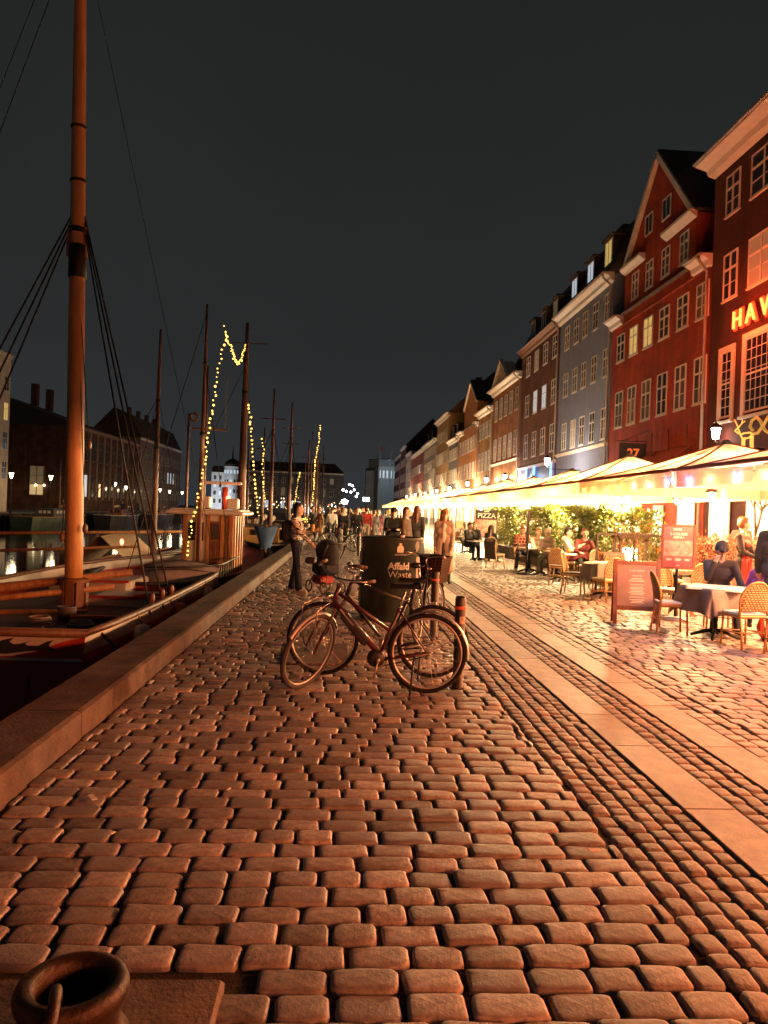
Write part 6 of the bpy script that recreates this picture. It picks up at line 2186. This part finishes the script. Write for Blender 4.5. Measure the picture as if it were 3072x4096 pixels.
def body_mesh(b, voxel, ground=True, smooth_it=2):
    V, Fc = [], []
    seg, rg = 12, 4
    for a, c, r0, r1, m, fl in b.c:
        d = c - a
        n = d.normalized() if d.length > 1e-6 else Vector((0, 0, 1))
        x, y = basis(n)
        o = len(V)
        rings = []
        for i in range(rg):
            t = -pi / 2 + (pi / 2) * (i + .35) / rg
            rings.append((a + n * (r0 * sin(t)), r0 * cos(t)))
        for i in range(rg):
            t = (pi / 2) * (i + .0) / rg
            rings.append((c + n * (r1 * sin(t)), r1 * cos(t)))
        mid = (a + c) / 2
        for p, r in rings:
            for k in range(seg):
                q = p + x * (r * cos(2 * pi * k / seg)) + y * (r * sin(2 * pi * k / seg))
                ax_ = a + n * (q - a).dot(n)
                q = Vector((q.x, ax_.y + (q.y - ax_.y) * fl, q.z))
                V.append(q)
        for i in range(len(rings) - 1):
            for k in range(seg):
                l = (k + 1) % seg
                Fc.append((o + i * seg + k, o + i * seg + l, o + (i + 1) * seg + l, o + (i + 1) * seg + k))
        Fc.append(tuple(o + k for k in range(seg))[::-1])
        Fc.append(tuple(o + (len(rings) - 1) * seg + k for k in range(seg)))
    me = bpy.data.meshes.new('tmp')
    me.from_pydata([tuple(v) for v in V], [], Fc)
    ob = bpy.data.objects.new('tmp', me)
    COL.objects.link(ob)
    md = ob.modifiers.new('r', 'REMESH')
    md.mode = 'VOXEL'
    md.voxel_size = voxel
    sm_ = ob.modifiers.new('s', 'SMOOTH')
    sm_.iterations = smooth_it
    sm_.factor = .5
    dg = bpy.context.evaluated_depsgraph_get()
    out = bpy.data.meshes.new_from_object(ob.evaluated_get(dg))
    bpy.data.objects.remove(ob)
    bpy.data.meshes.remove(me)
    n = len(out.polygons)
    C = np.empty(n * 3)
    out.polygons.foreach_get('center', C)
    C = C.reshape(-1, 3)
    best = np.full(n, 1e9)
    idx = np.zeros(n, int)
    for a, c, r0, r1, m, fl in b.c:
        A, D = np.array(a), np.array(c - a)
        L2 = max(1e-9, D.dot(D))
        t = np.clip(((C - A) @ D) / L2, 0, 1)
        Q = C - (A + t[:, None] * D)
        Q[:, 1] /= fl
        d = np.linalg.norm(Q, axis=1) - (r0 + (r1 - r0) * t)
        k = d < best
        best[k] = d[k]
        idx[k] = m
    for _ in range(7):
        out.materials.append(SK[0])
    out.polygons.foreach_set('material_index', idx.astype(np.int32))
    out.polygons.foreach_set('use_smooth', [True] * n)
    if ground:
        co_ = np.empty(len(out.vertices) * 3)
        out.vertices.foreach_get('co', co_)
        co_ = co_.reshape(-1, 3)
        co_[:, 2] -= co_[:, 2].min()
        out.vertices.foreach_set('co', co_.ravel())
    out.update()
    return out


def cl(name, c, rough=.85):
    return M('cloth_' + name, c, rough, noise=.18, nscale=9)


SK = [M('skin_a', (.55, .34, .25), .55), M('skin_b', (.42, .25, .17), .55), M('skin_c', (.62, .42, .32), .55)]
HR_ = {'black': cl('hair_black', (.012, .01, .009), .5), 'brown': cl('hair_brown', (.06, .03, .015), .5), 'auburn': cl('hair_auburn', (.14, .05, .02), .5), 'blond': cl('hair_blond', (.35, .22, .09), .5), 'grey': cl('hair_grey', (.3, .28, .26), .6)}
CLO = {'black': (.014, .014, .016), 'navy': (.016, .02, .045), 'grey': (.12, .12, .12), 'red': (.36, .03, .025), 'cream': (.60, .53, .44), 'beige': (.40, .33, .27), 'brown': (.10, .055, .03), 'white': (.7, .66, .6), 'plum': (.11, .03, .05),
       'blue': (.05, .09, .2), 'olive': (.09, .09, .045), 'purple': (.33, .10, .42), 'maroon': (.14, .02, .02), 'orange': (.5, .17, .04), 'pink': (.5, .2, .2), 'charcoal': (.04, .04, .045), 'denim': (.045, .065, .11), 'camel': (.36, .22, .11)}
for k_, v_ in CLO.items():
    cl(k_, v_)
PM = {}


def person(label, x, y, rz, key, caps, voxel, top='black', bot='navy', shoe='black', hair='brown', ext='black', skin=0, h=1.72, z=0, topm=None, group=None):
    """key: bodies with the same key share their mesh"""
    k = (key, voxel)
    if k not in PM:
        PM[k] = body_mesh(person_caps(**caps), voxel)
    o = put('person', PM[k], None, (x, y, z), rz, sc=(h / 1.72,) * 3, label=label, cat='person', group=group)
    ms = [SK[skin], topm or MATS['cloth_' + top], MATS['cloth_' + bot], MATS['cloth_' + shoe], HR_[hair], MATS['cloth_' + ext], MATS['cloth_white'] if caps.get('openfront') else SK[skin]]
    for i, m in enumerate(ms):
        o.material_slots[i].link = 'OBJECT'
        o.material_slots[i].material = m
    return o


# letter-print jumper of the woman at the kerb
def print_mat():
    m = bpy.data.materials.new('letter_print')
    m.use_nodes = True
    N, L = m.node_tree.nodes, m.node_tree.links
    p = N['Principled BSDF']
    p.inputs['Roughness'].default_value = .85
    tc = N.new('ShaderNodeTexCoord')
    def brick(sc, w, rh, off):
        mp = N.new('ShaderNodeMapping')
        mp.inputs['Rotation'].default_value = (pi / 2, 0, off)
        mp.inputs['Scale'].default_value = (sc, sc, sc)
        L.new(tc.outputs['Object'], mp.inputs[0])
        b = N.new('ShaderNodeTexBrick')
        b.inputs['Scale'].default_value = 1
        b.inputs['Brick Width'].default_value = w
        b.inputs['Row Height'].default_value = rh
        b.inputs['Mortar Size'].default_value = .16
        b.inputs['Mortar Smooth'].default_value = 0
        b.inputs['Color1'].default_value = (.01, .01, .01, 1)
        b.inputs['Color2'].default_value = (.01, .01, .01, 1)
        b.inputs['Mortar'].default_value = (.75, .68, .6, 1)
        L.new(mp.outputs[0], b.inputs[0])
        return b
    a, c = brick(20, 1.1, .8, 0.0), brick(15, .7, 1.3, .4)
    nz = N.new('ShaderNodeTexNoise')
    nz.inputs['Scale'].default_value = 9
    L.new(tc.outputs['Object'], nz.inputs[0])
    gt = N.new('ShaderNodeMath')
    gt.operation = 'GREATER_THAN'
    gt.inputs[1].default_value = .5
    L.new(nz.outputs[0], gt.inputs[0])
    mx = N.new('ShaderNodeMix')
    mx.data_type = 'RGBA'
    L.new(gt.outputs[0], mx.inputs[0])
    L.new(a.outputs['Color'], mx.inputs[6])
    L.new(c.outputs['Color'], mx.inputs[7])
    L.new(mx.outputs[2], p.inputs['Base Color'])
    return m


def plaid_mat():
    m = brick_mat('plaid_cloth', (.45, .05, .035), (.35, .04, .03), (.75, .6, .5), 1, .09, .09, .012, .9)
    return m


STAND = dict(legs=((.05, .06, .05), (-.05, .04, .05)))
# woman with the stroller, seen from behind turned toward the street
w1 = person('woman in letter-print jumper and dark trousers holding a drink by the kerb', -.93, 14.75, rad(75), 'woman', dict(legs=((.16, .03, .09), (-.14, .03, .09)), arms=((.55, .15, .3), (.35, .12, 1.55)), hair='long', female=True, hand=True, headturn=rad(8), bulk=1.05),
            .0125, bot='navy', shoe='cream', hair='black', ext='black', skin=0, h=1.74, topm=print_mat())
bp = MB()
bp.bevbox((0, .2, 1.2), (.3, .2, .44), .06).bevbox((0, .31, 1.12), (.22, .07, .22), .03)
for s_ in (-1, 1):
    bp.tube([(s_ * .1, .12, 1.38), (s_ * .12, .0, 1.47), (s_ * .13, -.11, 1.35), (s_ * .13, -.06, 1.15), (s_ * .12, .1, 1.05)], .018, 6)
bp.build('backpack', cl('backpack', (.012, .012, .016)), loc=(-.93, 14.75, 0), rz=rad(75), label='black backpack on the woman in the letter-print jumper', cat='backpack')
# trench coat walker
person('person in long beige trench coat and cap walking on the slabs', 2.35, 17.3, rad(-14), 'trench', dict(legs=((.28, .1, .04), (-.2, .2, .04)), arms=((-.05, .14, .35), (.15, .14, .25)), coat=.52, hair='caplong', female=True, hand=True, bulk=1.12, headturn=rad(15), openfront=True),
       .013, top='beige', bot='charcoal', shoe='black', hair='auburn', ext='camel', skin=0, h=1.75)
# terrace
person('man in grey cap resting his chin on his hand at the nearest table', 5.86, 11.25, rad(-14), 'capman', dict(pose='sit', legs=((1.5, 1.5, .12), (1.5, 1.5, .12)), arms=((.9, .1, 2.1), (.75, .2, .5)), hair='cap', lean=rad(8), hand=True, nod=rad(12), bulk=1.08), .0125,
       top='charcoal', bot='denim', hair='brown', ext='charcoal', skin=2, h=1.78)
person('waitress in dark top and bright red apron beside the white pole', 7.25, 13.1, rad(40), 'server', dict(arms=((.3, .15, .9), (.3, .15, 1.0)), hair='short', apron=True, headturn=rad(45), female=True, hand=True, **STAND), .014,
       top='black', bot='black', hair='auburn', ext='red', skin=2, h=1.74)
person('child in purple puffer jacket with hood up', 6.22, 10.6, rad(160), 'kid', dict(pose='sit', legs=((1.4, 1.3, .1), (1.4, 1.3, .1)), arms=((.5, .2, .6), (.5, .2, .6)), hair='hood', bulk=1.25, hood=True), .015, top='purple', bot='navy', hair='brown', skin=0, h=1.42, z=.08)
person('person in black padded jacket cut by the right edge', 6.15, 10.15, rad(150), 'padded', dict(arms=((.2, .2, .4), (.2, .2, .4)), hair='beanie', bulk=1.3, hood=True, **STAND), .016, top='black', bot='navy', hair='brown', ext='grey', h=1.82)
person('bearded man in red plaid shirt eating beside the banner stand', 5.42, 22.3, rad(-8), 'plaid', dict(pose='sit', legs=((1.5, 1.5, .15), (1.45, 1.2, .15)), arms=((.6, .15, 1.3), (.6, .15, 1.3)), hair='beard', lean=rad(10), nod=rad(20), hand=True), .015, bot='navy', shoe='cream', hair='auburn', skin=2, h=1.78, topm=plaid_mat())
SITA = dict(pose='sit', legs=((1.5, 1.5, .12), (1.5, 1.5, .12)), arms=((.6, .15, 1.0), (.6, .15, 1.2)), lean=rad(8))
SITB = dict(pose='sit', legs=((1.75, .9, .0), (1.45, 1.5, .12)), arms=((.5, .2, 1.5), (.4, .2, .9)), lean=rad(-4))
person('diner in cream hooded jacket with legs crossed', 6.12, 19.8, rad(60), 'sitb', dict(hair='short', hood=True, bulk=1.2, **SITB), .016, top='cream', bot='maroon', shoe='white', hair='black', skin=0, h=1.76)
person('fair-haired man in maroon sweater looking at the viewer', 6.45, 19.6, rad(-8), 'sita_s', dict(hair='short', **SITA), .016, top='maroon', bot='black', hair='auburn', skin=2, h=1.8)
person('woman in dark cardigan with long brown hair seen from behind', 6.3, 20.2, rad(-115), 'sita_l', dict(hair='long', female=True, **SITA), .016, top='brown', bot='black', shoe='cream', hair='auburn', skin=2, h=1.72)
person('woman in white beanie laughing beside the hooded diner', 5.95, 21.3, rad(-30), 'sita_b', dict(hair='beanie', female=True, **SITA), .016, top='beige', bot='grey', hair='blond', ext='white', skin=2, h=1.7)
person('diner in pale yellow top next to the banner stand', 5.72, 21.8, rad(30), 'sita_s', {}, .016, top='cream', bot='olive', hair='blond', skin=2, h=1.74)
person('dark-haired diner in black jacket left of the pizza board', 4.55, 27.1, rad(40), 'sita_s', {}, .016, top='black', bot='charcoal', hair='black', skin=1, h=1.76)
person('diner in grey jacket facing the pizza board', 4.82, 27.3, rad(-10), 'sitb', {}, .016, top='charcoal', bot='navy', hair='brown', skin=2, h=1.76)
person('woman in black sitting in the chair before the pizza board', 5.12, 25.75, rad(150), 'sita_l', {}, .016, top='black', bot='black', hair='brown', skin=0, h=1.7)
person('woman with orange jacket seated behind the trellis', 6.95, 17.6, rad(-5), 'sita_l', {}, .016, top='orange', bot='brown', hair='auburn', skin=2, h=1.72)
person('diner in rust jumper behind the poster', 7.55, 17.2, rad(20), 'sita_s', {}, .016, top='orange', bot='brown', hair='brown', skin=2, h=1.74)
person('cook in red cap standing behind the white pole', 8.6, 15.6, rad(15), 'capstand', dict(hair='cap', **STAND), .018, top='grey', bot='black', ext='red', hair='brown', skin=2, h=1.78)
person('pale diner sitting at the far table under the lamps', 5.2, 31.9, rad(5), 'sita_b', {}, .016, top='white', bot='grey', hair='blond', ext='cream', skin=2, h=1.72)

# walkers in the street
WA = dict(legs=((.38, .12, .03), (-.3, .35, .03)), arms=((-.3, .12, .25), (.3, .12, .3)))
WB = dict(legs=((-.32, .4, .03), (.36, .1, .03)), arms=((.3, .12, .35), (-.28, .12, .3)))
bod = {'walk_short': dict(hair='short', **WA), 'walk_long': dict(hair='long', female=True, **WB), 'walk_coat': dict(hair='short', coat=.4, **WB), 'walk_coat_long': dict(hair='long', female=True, coat=.45, scarf=True, **WA),
       'stand_cap': dict(hair='cap', bulk=1.15, coat=.1, arms=((.4, .12, 1.2), (.4, .12, 1.2)), legs=STAND['legs']), 'walk_puffer': dict(hair='beanie', bulk=1.3, **WA), 'stand_long': dict(hair='long', female=True, coat=.35, bulk=1.1, **STAND)}
G_ = 'people walking on the quay'


def walker(label, x, y, rz, key, vox=.02, **kw):
    person(label, x, y, rz, key, bod[key], vox, group=G_, **kw)


walker('man in black jacket and cap looking at his phone behind the bin', 1.35, 20.3, rad(-5), 'stand_cap', top='black', bot='black', hair='brown', ext='black', skin=2, h=1.74)
walker('woman with long dark hair in brown coat right behind the bin', 1.58, 19.0, rad(60), 'stand_long', top='brown', bot='black', hair='brown', ext='red', skin=2, h=1.76)
walker('tall person with auburn hair in long dark coat walking away', 2.1, 21.5, rad(170), 'walk_coat_long', top='charcoal', bot='black', hair='auburn', ext='charcoal', skin=0, h=1.82)
walker('man in red jacket and beige trousers walking away', .98, 33.5, rad(185), 'walk_short', top='red', bot='beige', hair='brown', skin=2, h=1.8)
walker('woman in long black coat with white scarf walking nearer', -.05, 31.8, rad(5), 'walk_coat_long', top='black', bot='black', hair='brown', ext='white', skin=2, h=1.74)
walker('young man in dark suit jacket beside the black-coated woman', .55, 32.6, rad(10), 'walk_short', top='black', bot='black', hair='brown', skin=2, h=1.76)
walker('person in white puffer jacket beside the parked bicycles', -.62, 36, rad(10), 'walk_puffer', top='white', bot='grey', hair='brown', ext='maroon', skin=0, h=1.68)
walker('person in camel coat talking by the kerb', -1.25, 37, rad(-60), 'walk_coat', top='camel', bot='cream', hair='blond', skin=2, h=1.72)
walker('person in dark jacket facing the camel coat by the kerb', -1.62, 37.2, rad(70), 'walk_short', top='black', bot='black', hair='black', skin=0, h=1.76)
walker('woman in pale dress with dark coat walking away on the right', 1.6, 35.5, rad(180), 'walk_coat', top='plum', bot='cream', hair='grey', skin=2, h=1.72)
walker('person in grey hooded coat beside the red jacket', 1.35, 34.2, rad(175), 'walk_coat', top='grey', bot='cream', hair='brown', skin=2, h=1.7)
tops = ['black', 'navy', 'grey', 'maroon', 'cream', 'brown', 'charcoal', 'olive', 'beige', 'plum', 'white', 'blue', 'red', 'camel', 'pink', 'orange']
bots = ['black', 'denim', 'beige', 'charcoal', 'navy']
hs = ['brown', 'black', 'blond', 'auburn', 'grey']
keys = list(bod)
r_ = random.Random(42)
seen = set()
for i in range(64):
    y = 39 + (i / 64) ** 1.5 * 62
    while True:
        a, b_, c_ = r_.choice(tops), r_.choice(bots), r_.choice(hs)
        if (a, b_, c_) not in seen:
            seen.add((a, b_, c_))
            break
    key = r_.choice(keys)
    x = r_.uniform(-1.3, 3.6)
    away = r_.random() < .45
    walker('%s-haired pedestrian in %s %s and %s trousers %s in the distant crowd' % (c_, a, 'coat' if 'coat' in key or key == 'stand_long' else 'jacket', b_, 'walking away' if away else 'coming nearer'), x, y, rad(r_.uniform(-25, 25) + (180 if away else 0)), key, .024,
           top=a, bot=b_, hair=c_, ext=r_.choice(tops), skin=r_.randint(0, 2), h=r_.uniform(1.62, 1.84))
for i, (x, y, lb, a) in enumerate(((-36.5, 98, 'dark pair figure with bag on the opposite quay', 'black'), (-36.1, 98.3, 'taller dark figure beside it on the opposite quay', 'charcoal'), (-36, 122, 'figure in dark coat by the tall palace lamp', 'navy'),
                                  (-36, 131, 'figure walking under the palace windows', 'black'), (-36, 139, 'figure in pale coat near the palace doors', 'camel'), (-36.2, 143, 'figure in olive jacket at the palace end', 'olive'))):
    walker(lb, x, y, rad(90 - 40 * i), keys[i], .024, top=a, bot='black', hair='black', skin=0, h=1.75)
cup = MB().lathe([(.03, 0), (.04, .12)], 12).lathe([(.042, .12), (.042, .13), (.03, .135)], 12)
cup.build('paper_cup', cl('cup', (.6, .4, .12)), loc=(-.62, 14.60, 1.22), label='yellow drink cup held by the woman at the kerb', cat='cup')
